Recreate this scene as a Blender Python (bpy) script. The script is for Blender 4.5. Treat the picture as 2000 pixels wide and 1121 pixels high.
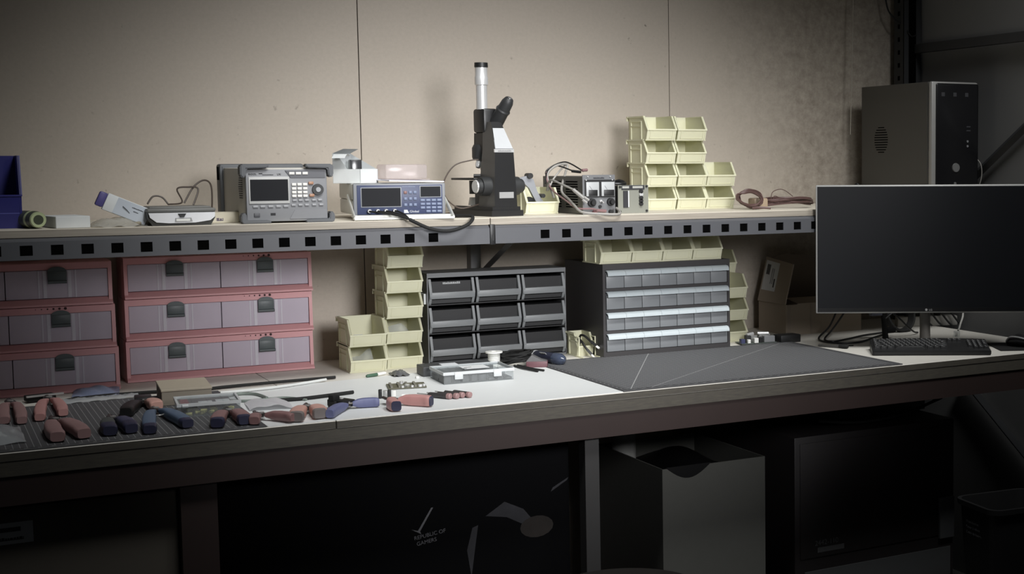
import bpy, bmesh, math, random
from mathutils import Vector, Matrix
R = math.radians
random.seed(7)
scene = bpy.context.scene
for o in list(bpy.data.objects):
    bpy.data.objects.remove(o)
COL = scene.collection

# ------------------------------------------------------------------ camera
cam_data = bpy.data.cameras.new('camera')
cam = bpy.data.objects.new('camera', cam_data)
COL.objects.link(cam)
cam_data.sensor_fit = 'HORIZONTAL'
cam_data.sensor_width = 36
cam_data.lens = 49.436
cam_data.shift_x = -0.26085
cam_data.shift_y = -0.00735
cam_data.clip_start = 0.05
rgt = Vector((0.85126374, -0.52471458, -0.00496472))
dwn = Vector((-0.04752683, -0.06767517, -0.99657477))
fwd = Vector((0.52258133, 0.84858392, -0.08254744))
m = Matrix.Identity(4)
for i in range(3):
    m[i][0], m[i][1], m[i][2] = rgt[i], -dwn[i], -fwd[i]
m.translation = Vector((0, -4.23, 1.4765))
cam.matrix_world = m
scene.camera = cam
scene.view_settings.view_transform = 'Standard'
scene.view_settings.look = 'None'
scene.view_settings.gamma = 1
scene.view_settings.exposure = 0.0

# ------------------------------------------------------------------ light
world = bpy.data.worlds.new('world')
scene.world = world
world.use_nodes = True
world.node_tree.nodes['Background'].inputs[0].default_value = (0.9, 0.95, 1.0, 1)
world.node_tree.nodes['Background'].inputs[1].default_value = 0.02

def spot(name, loc, target, watts, angle, blend, radius, color=(1, 1, 1)):
    d = bpy.data.lights.new(name, 'SPOT')
    d.energy = watts
    d.spot_size = R(angle)
    d.spot_blend = blend
    d.shadow_soft_size = radius
    d.color = color
    o = bpy.data.objects.new(name, d)
    COL.objects.link(o)
    o.location = loc
    o.rotation_euler = (Vector(target) - Vector(loc)).to_track_quat('-Z', 'Y').to_euler()
    return o

spot('front_fill_spot', (1.35, -3.8, 1.98), (1.52, 0.0, 1.18), 470, 36, 1.0, 0.45, (0.995, 0.99, 1.0))  # added low lamp; soft narrow cone lets the view's edges fall dark
for lamp_x, lamp_w in ((0.78, 72), (1.4, 96), (2.1, 88), (2.8, 70)):  # unseen overhead row, spots added sideways to brighten the bench ends
    spot('overhead_spot', (lamp_x, -1.8, 2.8), (lamp_x, -0.42, 0.97), lamp_w, 63, 1.0, 0.25, (0.99, 1.0, 0.985))

# ------------------------------------------------------------------ materials
def srgb(h):
    h = h.lstrip('#')
    out = []
    for i in (0, 2, 4):
        v = int(h[i:i+2], 16) / 255
        out.append(v / 12.92 if v <= 0.04045 else ((v + 0.055) / 1.055) ** 2.4)
    return tuple(out) + (1,)

MATS = {}
def mat(name, color='#888888', rough=0.5, metal=0.0, var=0.06, scale=40, bump=0.0, alpha=1.0, trans=0.0, transl=0.0, coat=0.0, spec=0.5):
    if name in MATS:
        return MATS[name]
    mt = bpy.data.materials.new(name)
    MATS[name] = mt
    mt.use_nodes = True
    nt = mt.node_tree
    b = nt.nodes['Principled BSDF']
    c = srgb(color)
    b.inputs['Roughness'].default_value = rough
    b.inputs['Metallic'].default_value = metal
    b.inputs['Specular IOR Level'].default_value = spec
    if coat:
        b.inputs['Coat Weight'].default_value = coat
    tc = nt.nodes.new('ShaderNodeTexCoord')
    nz = nt.nodes.new('ShaderNodeTexNoise')
    nz.inputs['Scale'].default_value = scale
    nz.inputs['Detail'].default_value = 4
    nt.links.new(tc.outputs['Object'], nz.inputs['Vector'])
    mx = nt.nodes.new('ShaderNodeMix')
    mx.data_type = 'RGBA'
    mx.inputs[6].default_value = tuple(max(0, v * (1 - var)) for v in c[:3]) + (1,)
    mx.inputs[7].default_value = tuple(min(1, v * (1 + var)) for v in c[:3]) + (1,)
    nt.links.new(nz.outputs['Fac'], mx.inputs[0])
    nt.links.new(mx.outputs[2], b.inputs['Base Color'])
    if bump:
        bp = nt.nodes.new('ShaderNodeBump')
        bp.inputs['Strength'].default_value = bump
        bp.inputs['Distance'].default_value = 0.002
        nt.links.new(nz.outputs['Fac'], bp.inputs['Height'])
        nt.links.new(bp.outputs['Normal'], b.inputs['Normal'])
    out = nt.nodes['Material Output']
    if transl:
        tl = nt.nodes.new('ShaderNodeBsdfTranslucent')
        nt.links.new(mx.outputs[2], tl.inputs['Color'])
        ms = nt.nodes.new('ShaderNodeMixShader')
        ms.inputs[0].default_value = transl
        nt.links.new(b.outputs[0], ms.inputs[1])
        nt.links.new(tl.outputs[0], ms.inputs[2])
        nt.links.new(ms.outputs[0], out.inputs['Surface'])
    if trans:                                       # thin clear plastic
        tr = nt.nodes.new('ShaderNodeBsdfTransparent')
        tr.inputs['Color'].default_value = tuple(min(1, 0.5 + 0.5 * v) for v in c[:3]) + (1,)
        ms = nt.nodes.new('ShaderNodeMixShader')
        ms.inputs[0].default_value = trans
        src = out.inputs['Surface'].links[0].from_socket
        nt.links.new(src, ms.inputs[1])
        nt.links.new(tr.outputs[0], ms.inputs[2])
        nt.links.new(ms.outputs[0], out.inputs['Surface'])
    return mt

def nodes_of(name):
    mt = bpy.data.materials.new(name)
    MATS[name] = mt
    mt.use_nodes = True
    return mt, mt.node_tree, mt.node_tree.nodes['Principled BSDF']

def math_node(nt, op, a, b=None):
    n = nt.nodes.new('ShaderNodeMath')
    n.operation = op
    for i, v in enumerate((a, b)):
        if v is None:
            continue
        if isinstance(v, (int, float)):
            n.inputs[i].default_value = v
        else:
            nt.links.new(v, n.inputs[i])
    return n.outputs[0]

def mix_col(nt, fac, a, b):
    mx = nt.nodes.new('ShaderNodeMix')
    mx.data_type = 'RGBA'
    for i, v in ((0, fac), (6, a), (7, b)):
        if isinstance(v, (tuple, float, int)):
            mx.inputs[i].default_value = v
        else:
            nt.links.new(v, mx.inputs[i])
    return mx.outputs[2]

def noise(nt, vec, scale, detail=4, rough=0.5):
    n = nt.nodes.new('ShaderNodeTexNoise')
    n.inputs['Scale'].default_value = scale
    n.inputs['Detail'].default_value = detail
    n.inputs['Roughness'].default_value = rough
    nt.links.new(vec, n.inputs['Vector'])
    return n.outputs['Fac']

def ramp(nt, fac, lo, hi):
    n = nt.nodes.new('ShaderNodeMapRange')
    n.inputs['From Min'].default_value = lo
    n.inputs['From Max'].default_value = hi
    nt.links.new(fac, n.inputs['Value'])
    return n.outputs['Result']

def wall_material(name, base, dirt, speck):
    mt, nt, b = nodes_of(name)
    tc = nt.nodes.new('ShaderNodeTexCoord').outputs['Object']
    c = mix_col(nt, noise(nt, tc, 1.7, 3), srgb(base), srgb(dirt))
    fine = ramp(nt, noise(nt, tc, 90, 6, 0.7), 0.35, 0.7)
    c = mix_col(nt, math_node(nt, 'MULTIPLY', fine, 0.22), c, srgb(speck))
    # scuffs: rare dark specks, denser towards the right-hand panel
    sep = nt.nodes.new('ShaderNodeSeparateXYZ')
    nt.links.new(tc, sep.inputs[0])
    patch = ramp(nt, noise(nt, tc, 2.6, 2), 0.45, 0.7)
    mark = ramp(nt, noise(nt, tc, 38, 3, 0.6), 0.66, 0.74)
    mark = math_node(nt, 'MULTIPLY', mark, math_node(nt, 'ADD', 0.1, patch))
    c = mix_col(nt, math_node(nt, 'MULTIPLY', mark, 0.75), c, srgb('#4a443c'))
    right = ramp(nt, math_node(nt, 'ADD', sep.outputs[0], math_node(nt, 'MULTIPLY', noise(nt, tc, 3, 3), 0.5)), 2.55, 3.0)
    grain = ramp(nt, noise(nt, tc, 30, 6, 0.75), 0.35, 0.65)
    c = mix_col(nt, math_node(nt, 'MULTIPLY', right, math_node(nt, 'MULTIPLY', grain, 0.55)), c, srgb('#6d6255'))
    nt.links.new(c, b.inputs['Base Color'])
    b.inputs['Roughness'].default_value = 0.75
    bp = nt.nodes.new('ShaderNodeBump')
    bp.inputs['Strength'].default_value = 0.12
    bp.inputs['Distance'].default_value = 0.002
    nt.links.new(noise(nt, tc, 120, 4), bp.inputs['Height'])
    nt.links.new(bp.outputs['Normal'], b.inputs['Normal'])
    return mt

def wood_material(name, c1, c2, sx=1.0, sy=14.0, sz=14.0, rough=0.6):
    mt, nt, b = nodes_of(name)
    tc = nt.nodes.new('ShaderNodeTexCoord').outputs['Object']
    mp = nt.nodes.new('ShaderNodeMapping')
    mp.inputs['Scale'].default_value = (sx, sy, sz)
    nt.links.new(tc, mp.inputs[0])
    f = ramp(nt, noise(nt, mp.outputs[0], 3.5, 6, 0.6), 0.3, 0.7)
    c = mix_col(nt, f, srgb(c1), srgb(c2))
    nt.links.new(c, b.inputs['Base Color'])
    b.inputs['Roughness'].default_value = rough
    return mt

def grid_material(name, base, line, pitch, width, alongx=True, alongy=True, strength=1.0):
    mt, nt, b = nodes_of(name)
    tc = nt.nodes.new('ShaderNodeTexCoord').outputs['Object']
    sep = nt.nodes.new('ShaderNodeSeparateXYZ')
    nt.links.new(tc, sep.inputs[0])
    fac = None
    for use, ax in ((alongy, 0), (alongx, 1)):
        if not use:
            continue
        v = math_node(nt, 'FRACT', math_node(nt, 'ADD', math_node(nt, 'DIVIDE', sep.outputs[ax], pitch), 100.0))
        f = math_node(nt, 'LESS_THAN', v, width / pitch)
        fac = f if fac is None else math_node(nt, 'MAXIMUM', fac, f)
    base_c = mix_col(nt, noise(nt, tc, 300, 3), srgb(base), tuple(v * 1.25 for v in srgb(base)[:3]) + (1,))
    c = mix_col(nt, math_node(nt, 'MULTIPLY', fac, strength), base_c, srgb(line))
    nt.links.new(c, b.inputs['Base Color'])
    b.inputs['Roughness'].default_value = 0.7
    return mt

# ------------------------------------------------------------------ mesh builder
class MB:
    def __init__(self):
        self.bm = bmesh.new()
        self.mi = 0

    def _mark(self, faces):
        for f in faces:
            f.material_index = self.mi

    def poly(self, pts):
        vs = [self.bm.verts.new(p) for p in pts]
        f = self.bm.faces.new(vs)
        f.material_index = self.mi
        return f

    def box(self, x0, x1, y0, y1, z0, z1, M=None, bev=0.0, seg=2):
        r = bmesh.ops.create_cube(self.bm, size=1)
        vs = r['verts']
        bmesh.ops.scale(self.bm, vec=(x1 - x0, y1 - y0, z1 - z0), verts=vs)
        bmesh.ops.translate(self.bm, vec=((x0 + x1) / 2, (y0 + y1) / 2, (z0 + z1) / 2), verts=vs)
        es = {e for v in vs for e in v.link_edges}
        fs = {f for v in vs for f in v.link_faces}
        self._mark(fs)
        if bev:
            rr = bmesh.ops.bevel(self.bm, geom=list(es), offset=bev, segments=seg, affect='EDGES', profile=0.5)
            self._mark(rr['faces'])
            allv = {v for f in rr['faces'] for v in f.verts}
            stack = list(allv)
            while stack:
                v = stack.pop()
                for e in v.link_edges:
                    w = e.other_vert(v)
                    if w not in allv:
                        allv.add(w)
                        stack.append(w)
            vs = list(allv)
        if M is not None:
            bmesh.ops.transform(self.bm, matrix=M, verts=vs)
        return self

    def prism(self, pts, t0, t1, axis='x', M=None):
        """polygon pts (a,b) extruded from t0 to t1 along axis; x: (y,z), y: (x,z), z: (x,y)"""
        def P(a, b, t):
            return {'x': (t, a, b), 'y': (a, t, b), 'z': (a, b, t)}[axis]
        n = len(pts)
        A = [self.bm.verts.new(P(a, b, t0)) for a, b in pts]
        B = [self.bm.verts.new(P(a, b, t1)) for a, b in pts]
        fs = [self.bm.faces.new(A), self.bm.faces.new(B[::-1])]
        for i in range(n):
            j = (i + 1) % n
            fs.append(self.bm.faces.new((A[j], A[i], B[i], B[j])))
        self._mark(fs)
        bmesh.ops.recalc_face_normals(self.bm, faces=fs)
        if M is not None:
            bmesh.ops.transform(self.bm, matrix=M, verts=A + B)
        return self

    def cyl(self, p0, p1, r0, r1=None, n=24, M=None):
        p0, p1 = Vector(p0), Vector(p1)
        r1 = r0 if r1 is None else r1
        return self.loft([p0, p1], [(r0, r0), (r1, r1)], n, M)

    def loft(self, pts, radii, n=10, M=None, caps=True, up=None, closed=False, sq=1.0):
        pts = [Vector(p) for p in pts]
        m_ = len(pts)
        radii = [(r, r) if isinstance(r, (int, float)) else r for r in radii]
        def tang(i):
            if closed:
                d = pts[(i + 1) % m_] - pts[(i - 1) % m_]
            else:
                d = pts[min(i + 1, m_ - 1)] - pts[max(i - 1, 0)]
            return d.normalized() if d.length > 1e-9 else Vector((0, 0, 1))
        t = tang(0)
        ref = Vector(up) if up else (Vector((0, 0, 1)) if abs(t.z) < 0.9 else Vector((1, 0, 0)))
        u = ref.cross(t).normalized()
        rings = []
        for i in range(m_):
            t = tang(i)
            if up:
                u = Vector(up).cross(t)
                u = u.normalized() if u.length > 1e-6 else Vector((1, 0, 0))
            else:
                u = (u - t * u.dot(t)).normalized()
            v = t.cross(u)
            ru, rv = radii[i]
            ring = []
            for k in range(n):
                c, s = math.cos(2 * math.pi * k / n), math.sin(2 * math.pi * k / n)
                c = math.copysign(abs(c) ** sq, c)
                s = math.copysign(abs(s) ** sq, s)
                ring.append(self.bm.verts.new(pts[i] + u * (ru * c) + v * (rv * s)))
            rings.append(ring)
        fs = []
        last = m_ if closed else m_ - 1
        for i in range(last):
            a, b = rings[i], rings[(i + 1) % m_]
            for k in range(n):
                l = (k + 1) % n
                fs.append(self.bm.faces.new((a[k], a[l], b[l], b[k])))
        if caps and not closed:
            fs.append(self.bm.faces.new(rings[0][::-1]))
            fs.append(self.bm.faces.new(rings[-1]))
        self._mark(fs)
        bmesh.ops.recalc_face_normals(self.bm, faces=fs)
        if M is not None:
            bmesh.ops.transform(self.bm, matrix=M, verts=[v for r in rings for v in r])
        return self

    def tube(self, pts, r, n=8, closed=False, sub=6, M=None):
        P = smooth(pts, sub, closed)
        return self.loft(P, [(r, r)] * len(P), n, M, closed=closed)

    def lathe(self, prof, n=28, M=None):
        """profile of (radius, z); closed on the axis at both ends"""
        rings = []
        fs = []
        for r, z in prof:
            rings.append([self.bm.verts.new((r * math.cos(2 * math.pi * k / n), r * math.sin(2 * math.pi * k / n), z)) for k in range(n)])
        for a, b in zip(rings, rings[1:]):
            for k in range(n):
                l = (k + 1) % n
                fs.append(self.bm.faces.new((a[k], a[l], b[l], b[k])))
        if prof[0][0] > 1e-6:
            fs.append(self.bm.faces.new(rings[0][::-1]))
        if prof[-1][0] > 1e-6:
            fs.append(self.bm.faces.new(rings[-1]))
        self._mark(fs)
        bmesh.ops.recalc_face_normals(self.bm, faces=fs)
        if M is not None:
            bmesh.ops.transform(self.bm, matrix=M, verts=[v for r in rings for v in r])
        return self

    def ball(self, c, r, s=(1, 1, 1), seg=16, M=None):
        rr = bmesh.ops.create_uvsphere(self.bm, u_segments=seg, v_segments=max(6, seg // 2), radius=r)
        vs = rr['verts']
        bmesh.ops.scale(self.bm, vec=s, verts=vs)
        bmesh.ops.translate(self.bm, vec=c, verts=vs)
        self._mark({f for v in vs for f in v.link_faces})
        if M is not None:
            bmesh.ops.transform(self.bm, matrix=M, verts=vs)
        return self

    def sheet(self, nx, ny, fn):
        """grid surface fn(i/nx, j/ny) -> point"""
        g = [[self.bm.verts.new(fn(i / nx, j / ny)) for j in range(ny + 1)] for i in range(nx + 1)]
        for i in range(nx):
            for j in range(ny):
                f = self.bm.faces.new((g[i][j], g[i + 1][j], g[i + 1][j + 1], g[i][j + 1]))
                f.material_index = self.mi
        return self

    def build(self, name, mats, parent=None, loc=None, rz=0.0, sharp=35):
        me = bpy.data.meshes.new(name)
        lim = R(sharp)
        self.bm.normal_update()
        for f in self.bm.faces:
            f.smooth = True
        for e in self.bm.edges:
            if len(e.link_faces) == 2:
                e.smooth = e.calc_face_angle(0) < lim
        self.bm.to_mesh(me)
        self.bm.free()
        for mm in (mats if isinstance(mats, (list, tuple)) else [mats]):
            me.materials.append(mm)
        o = bpy.data.objects.new(name, me)
        COL.objects.link(o)
        if parent:
            o.parent = parent
        if loc:
            o.location = loc
        o.rotation_euler = (0, 0, rz)
        return o

def smooth(pts, sub=6, closed=False):
    P = [Vector(p) for p in pts]
    n = len(P)
    if n < 3 and not closed:
        return P
    out = []
    rng = range(n if closed else n - 1)
    for i in rng:
        if closed:
            a, b, c, d = P[(i - 1) % n], P[i], P[(i + 1) % n], P[(i + 2) % n]
        else:
            a, b, c, d = P[max(i - 1, 0)], P[i], P[i + 1], P[min(i + 2, n - 1)]
        for k in range(sub):
            t = k / sub
            out.append(0.5 * ((2 * b) + (c - a) * t + (2 * a - 5 * b + 4 * c - d) * t * t + (3 * b - a - 3 * c + d) * t ** 3))
    if not closed:
        out.append(P[-1])
    return out

def tag(o, label, cat, group=None):
    o['label'] = label
    o['category'] = cat
    if group:
        o['group'] = group
    return o

def thing(name, label, cat, loc=(0, 0, 0), rz=0.0, group=None):
    o = bpy.data.objects.new(name, None)
    COL.objects.link(o)
    o.empty_display_size = 0.02
    o.location = loc
    o.rotation_euler = (0, 0, rz)
    return tag(o, label, cat, group)

def struct(o):
    o['kind'] = 'structure'
    return o

def dup(root, loc, rz=0.0, label=None, group=None):
    def cp(o, parent):
        c = o.copy()
        COL.objects.link(c)
        c.parent = parent
        for ch in [x for x in bpy.data.objects if x.parent == o and x != c]:
            cp(ch, c)
        return c
    r = cp(root, None)
    r.location = loc
    r.rotation_euler = (0, 0, rz)
    if label:
        r['label'] = label
    if group:
        r['group'] = group
    return r

def text(body, size, name, material, parent, loc, rot=(math.pi / 2, 0, 0), align='LEFT', depth=0.0004, stretch=1.0):
    cu = bpy.data.curves.new(name, 'FONT')
    cu.body = body
    cu.size = size
    cu.align_x = align
    cu.extrude = depth
    tmp = bpy.data.objects.new(name + '_tmp', cu)
    COL.objects.link(tmp)
    bpy.context.view_layer.update()
    me = bpy.data.meshes.new_from_object(tmp.evaluated_get(bpy.context.evaluated_depsgraph_get()))
    bpy.data.objects.remove(tmp)
    me.materials.clear()
    me.materials.append(material)
    o = bpy.data.objects.new(name, me)
    COL.objects.link(o)
    o.parent = parent
    o.location = loc
    o.rotation_euler = rot
    o.scale = (stretch, 1, 1)
    return o

def marks(name, material, parent, x, y, z, w, h, seed=1, axis='y'):
    """a line of print too small to read, as one comb-shaped relief"""
    rnd = random.Random(seed)
    pts = [(x, z), (x + w, z)]
    top = []
    cx = x
    while cx < x + w:
        l = rnd.uniform(.35, .9) * h
        hh = rnd.uniform(.7, 1.0) * h
        top += [(min(cx, x + w), z + hh), (min(cx + l, x + w), z + hh), (min(cx + l, x + w), z + h * .25), (min(cx + l + h * .18, x + w), z + h * .25)]
        cx += l + h * .18
    clean = []
    for p in pts + top[::-1]:
        if not clean or (Vector(p) - Vector(clean[-1])).length > 1e-7:
            clean.append(p)
    b = MB()
    if axis == 'y':
        b.prism(clean, y, y + .0004, 'y')
    else:
        b.prism(clean, y, y + .0002, 'z')
    return b.build(name, material, parent)

# common materials
BLACK = mat('black_plastic', '#1b1b1c', 0.45)
DARK = mat('dark_plastic', '#2c2d2e', 0.5)
MATTE = mat('matte_black_rubber', '#141414', 0.8)
WHITE = mat('white_plastic', '#e4e4e0', 0.45)
CARD_W = mat('white_card', '#dcdfdf', 0.8)
CHROME = mat('chrome', '#d8d8d8', 0.3, 0.45)
STEEL = mat('brushed_steel', '#a8a8a6', 0.4, 0.5)
GREYMET = mat('grey_painted_metal', '#7d7e80', 0.45)
YEL = mat('pale_yellow_polypropylene', '#f1f0d6', 0.4, transl=0.3, var=0.02)
INKDARK = mat('dark_ink', '#26262a', 0.7)
INKLIGHT = mat('light_ink', '#c9ccd0', 0.7)
# ------------------------------------------------------------------ the room
WALLM = wall_material('painted_hardboard', '#bdb4a8', '#b1a79b', '#978d82')
b = MB()
for x0, x1 in ((-1.6, 1.1452), (1.1482, 2.1758), (2.1782, 3.3)):
    b.box(x0, x1, 0, 0.012, -0.0, 3.0)
b.mi = 1
b.box(-1.6, 3.3, 0.013, 0.03, 0, 3.0)
struct(b.build('wall_back', [WALLM, mat('wall_gap', '#3a332b', 0.9)]))
b = MB()
b.box(3.165, 3.2, -5, 0, 0, 3.0)
struct(b.build('wall_right', mat('grey_wall_paint', '#7c7c7c', 0.8, var=0.04, scale=3, bump=0.05)))
b = MB()
b.box(-1.6, 3.2, -5, 0.03, -0.05, 0)
struct(b.build('floor', mat('concrete_floor', '#5c5a57', 0.7, var=0.15, scale=6)))

# ------------------------------------------------------------------ workbench
EDGE = wood_material('raw_particle_board_edge', '#57534a', '#494540', 9, 30, 60)
TOPM = mat('beige_laminate', '#dad6ce', 0.55, var=0.05, scale=25)
RUST = mat('dark_red_rack_paint', '#352a28', 0.5, var=0.12, scale=8)
bench = thing('workbench', 'long workbench with double particle board top on a dark red rack beam', 'workbench', (1.2, -0.5, 0))
b = MB()
b.box(-1.9, -0.406, -0.525, 0.498, 0.8822, 0.9, bev=0.0012, seg=1)
b.box(-0.4045, 1.86, -0.525, 0.498, 0.8822, 0.9, bev=0.0012, seg=1)
o = b.build('tabletop', [TOPM, EDGE], bench)
for f in o.data.polygons:
    if abs(f.normal.z) < 0.5:
        f.material_index = 1
b = MB()
b.box(-1.9, 1.86, -0.5235, 0.498, 0.851, 0.8814)
b.build('lower_board', EDGE, bench)
b = MB()
b.prism([(-0.52, 0.79), (-0.52, 0.8505), (-0.46, 0.8505), (-0.46, 0.79)], -1.9, 1.85, 'x')
b.build('front_beam', RUST, bench)
for i, (x, w, mt_) in enumerate(((-0.735, 0.075, RUST), (0.213, 0.038, mat('dark_post_paint', '#3a3939', .5)))):
    for y0, y1, z1 in ((-0.5, -0.462, 0.789), (0.4, 0.45, 0.85)):
        b = MB()
        b.box(x, x + w, y0, y1, 0, z1)
        b.build('leg', mt_, bench)

# ------------------------------------------------------------------ upper shelf
SHELFW = wood_material('shelf_board_grain', '#8f877b', '#a69e92', 2, 60, 60)
SHELFT = mat('shelf_board_top', '#d6cebf', 0.6, var=0.05, scale=20)
for nm, x0, x1, lab in (('shelf_board', -0.9, 1.3265, 'long wooden shelf board carrying the bench instruments and the microscope base'),
                        ('shelf_board', 1.3285, 3.08, 'wooden shelf board carrying the yellow bin stacks and the computer tower')):
    b = MB()
    b.box(x0, x1, -0.59, -0.003, 1.3137, 1.3325, bev=0.001, seg=1)
    o = b.build(nm, [SHELFT, SHELFW])
    for f in o.data.polygons:
        if abs(f.normal.z) < 0.5:
            f.material_index = 1
    tag(o, lab, 'shelf')

BEAM = mat('grey_beam_paint', '#525357', 0.42, var=0.03)
HOLE = mat('beam_hole_dark', '#080808', 0.9, spec=0.0)
def beam(x0, x1, holes, label):
    b = MB()
    yf, yb = -0.602, -0.55
    zt, zb_, zi = 1.3055, 1.2635, 1.3125
    hw, hz0, hz1 = 0.013, 1.2735, 1.297
    b.poly([(x0, -0.592, zi), (x0, yf, zt), (x1, yf, zt), (x1, -0.592, zi)])
    b.poly([(x0, yb, zi), (x0, -0.592, zi), (x1, -0.592, zi), (x1, yb, zi)])
    def q(a, c, z0, z1):
        b.poly([(a, yf, z0), (c, yf, z0), (c, yf, z1), (a, yf, z1)])
    q(x0, x1, hz1, zt)
    q(x0, x1, zb_, hz0)
    cur = x0
    for h in holes:
        q(cur, h - hw, hz0, hz1)
        cur = h + hw
        for (p, q2) in (((h - hw, hz0), (h + hw, hz0)), ((h + hw, hz0), (h + hw, hz1)), ((h + hw, hz1), (h - hw, hz1)), ((h - hw, hz1), (h - hw, hz0))):
            b.poly([(p[0], yf, p[1]), (q2[0], yf, q2[1]), (q2[0], yf + 0.003, q2[1]), (p[0], yf + 0.003, p[1])])
    q(cur, x1, hz0, hz1)
    b.poly([(x0, yf, zb_), (x0, yb, zb_), (x1, yb, zb_), (x1, yf, zb_)])
    b.poly([(x0, yb, zb_), (x0, yb, zi), (x1, yb, zi), (x1, yb, zb_)])
    for x in (x0, x1):
        b.poly([(x, yf, zb_), (x, yf, zt), (x, -0.592, zi), (x, yb, zi), (x, yb, zb_)])
    b.mi = 1
    b.box(x0 + 0.002, x1 - 0.002, yf + 0.003, yf + 0.006, zb_ + 0.002, zt - 0.002)
    tag(b.build('shelf_beam', [BEAM, HOLE]), label, 'beam')
P0, DP = 0.2175, 0.06321
beam(-0.9, 1.3205, [P0 + DP * i for i in range(-17, 16)], 'grey steel shelf beam with square holes left of the black joint')
beam(1.3365, 3.08, [P0 + DP * (i + 19.96) for i in range(0, 26)], 'grey steel shelf beam with square holes right of the black joint')
b = MB()
b.box(1.3215, 1.3355, -0.6045, -0.56, 1.261, 1.3155, bev=0.001)
b.box(1.3265, 1.3305, -0.6055, -0.6035, 1.272, 1.288)
tag(b.build('beam_joint', BLACK), 'black joint plate between the two grey shelf beams', 'bracket')

pst = thing('shelf_support', 'grey steel wall post with diagonal strut under the shelf behind the grey drawer cabinet', 'bracket', (1.479, -0.02, 0.9))
b = MB()
b.box(-0.016, 0.016, -0.018, 0.018, 0, 0.4135)
b.build('post', GREYMET, pst)
b = MB()
b.loft([(0.01, -0.02, 0.235), (0.01, -0.43, 0.405)], [(0.012, 0.008)] * 2, 4)
b.build('strut', mat('dark_strut', '#4c4a48', 0.5), pst)

# ------------------------------------------------------------------ rack upright at the right wall
RACK = mat('dark_rack_steel', '#37383a', 0.5)
rk = thing('rack_upright', 'dark steel rack upright with slotted post and braces along the right wall', 'rack', (3.12, -0.06, 0))
b = MB()
for (x0, x1, y0, y1) in ((-0.035, 0.04, -0.032, -0.026), (-0.035, -0.03, -0.03, 0.03), (0.034, 0.04, -0.03, 0.03)):
    b.box(x0, x1, y0, y1, 0, 2.9)
b.mi = 1
for k in range(60):
    z = 0.1 + k * 0.0465
    b.box(-0.0358, -0.035, -0.006, 0.006, z, z + 0.016)
b.box(-0.015, 0.018, -0.0326, -0.032, 0.9, 2.9)
b.build('rear_post', [RACK, HOLE], rk)
b = MB()
b.box(-0.035, 0.04, -1.12, -1.06, 0, 2.9)
b.build('front_post', RACK, rk)
b = MB()
b.box(0.012, 0.034, -1.06, -0.028, 1.872, 1.904)
b.build('horizontal_brace', RACK, rk)
for (y0, z0, y1, z1) in ((-0.34, 1.41, -0.95, 1.8), (-0.3, 0.72, -0.95, 0.29)):
    b = MB()
    b.loft([(0.022, y0, z0), (0.022, y1, z1)], [(0.013, 0.016)] * 2, 4)
    b.build('diagonal_brace', RACK, rk)

b = MB()
b.tube([(2.915, -0.05, 3.0), (2.8905, -0.05, 2.1), (2.8776, -0.05, 1.5783)], 0.0006, 5)
p = [Vector((2.8905, -0.05, 2.06)).lerp(Vector((2.8776, -0.05, 1.5783)), k / 90) for k in range(91)]
for q in p:
    b.ball(q, 0.0024, seg=8)
b.cyl((2.8905, -0.05, 2.055), (2.8905, -0.05, 2.1), 0.003, n=8)
tag(b.build('pull_chain', mat('pull_chain_beads', '#b9b4aa', 0.35, 0.6)), 'thin beaded pull chain hanging in front of the back wall', 'chain')
b = MB()
b.tube([(3.01, -0.05, 2.3), (3.0329, -0.05, 2.0618), (3.0605, -0.06, 1.9991), (3.0951, -0.075, 1.9695), (3.1, -0.094, 1.9458), (3.115, -0.097, 1.931), (3.135, -0.097, 1.9365)], 0.003, 6)
tag(b.build('hanging_cable', BLACK), 'thin black cable drooping beside the slotted rack post', 'cable')

# ------------------------------------------------------------------ sheets on the bench
MATM = grid_material('cutting_mat_grid', '#464648', '#8c8d8f', 0.0127, 0.002, True, True, 0.8)
MATL = grid_material('cutting_mat_lines', '#4b4b4d', '#8f8f90', 0.0127, 0.0012, False, True, 0.9)
MATB = mat('cutting_mat_border', '#48484a', 0.7)
LINEW = mat('mat_print', '#a5a5a5', 0.7)
def cutting_mat(name, x0, x1, y0, y1, m_, label, diag):
    b = MB()
    w, d = (x1 - x0) / 2, (y1 - y0) / 2
    b.mi = 1
    b.box(-w, w, -d, d, 0, 0.003, bev=0.0008, seg=1)
    b.mi = 0
    b.poly([(-w + .02, -d + .018, 0.0032), (w - .02, -d + .018, 0.0032), (w - .02, d - .018, 0.0032), (-w + .02, d - .018, 0.0032)])
    b.mi = 2
    def line(p, q, t):
        p, q = Vector((p[0], p[1], 0.0034)), Vector((q[0], q[1], 0.0034))
        n = Vector((-(q - p).y, (q - p).x, 0)).normalized() * t
        b.poly([p - n, q - n, q + n, p + n])
    for p, q in diag:
        line(p, q, 0.0011)
    k = 0
    while -w + .03 + k * 0.0254 < w - .03:
        x = -w + .03 + k * 0.0254
        line((x, -d + .009), (x + .008, -d + .009), 0.0012)
        k += 1
    k = 0
    while -d + .03 + k * 0.0254 < d - .03:
        y = -d + .03 + k * 0.0254
        line((-w + .009, y), (-w + .009, y + .008), 0.0012)
        k += 1
    o = b.build(name, [m_, MATB, LINEW])
    o.location = ((x0 + x1) / 2, (y0 + y1) / 2, 0.9003)
    return tag(o, label, 'cutting mat')
cutting_mat('cutting_mat', 1.5125, 2.39, -1.021, -0.408, MATM, 'large dark grey cutting mat with white diagonals in front of the black drawer cabinet',
            [((-0.41, -0.288), (-0.075, 0.288)), ((-0.35, -0.288), (0.38, 0.27))])
cutting_mat('cutting_mat', -0.24, 0.6455, -1.021, -0.44, MATL, 'dark grey cutting mat with long pale lines under the pliers on the left', [])
b = MB()
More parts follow.
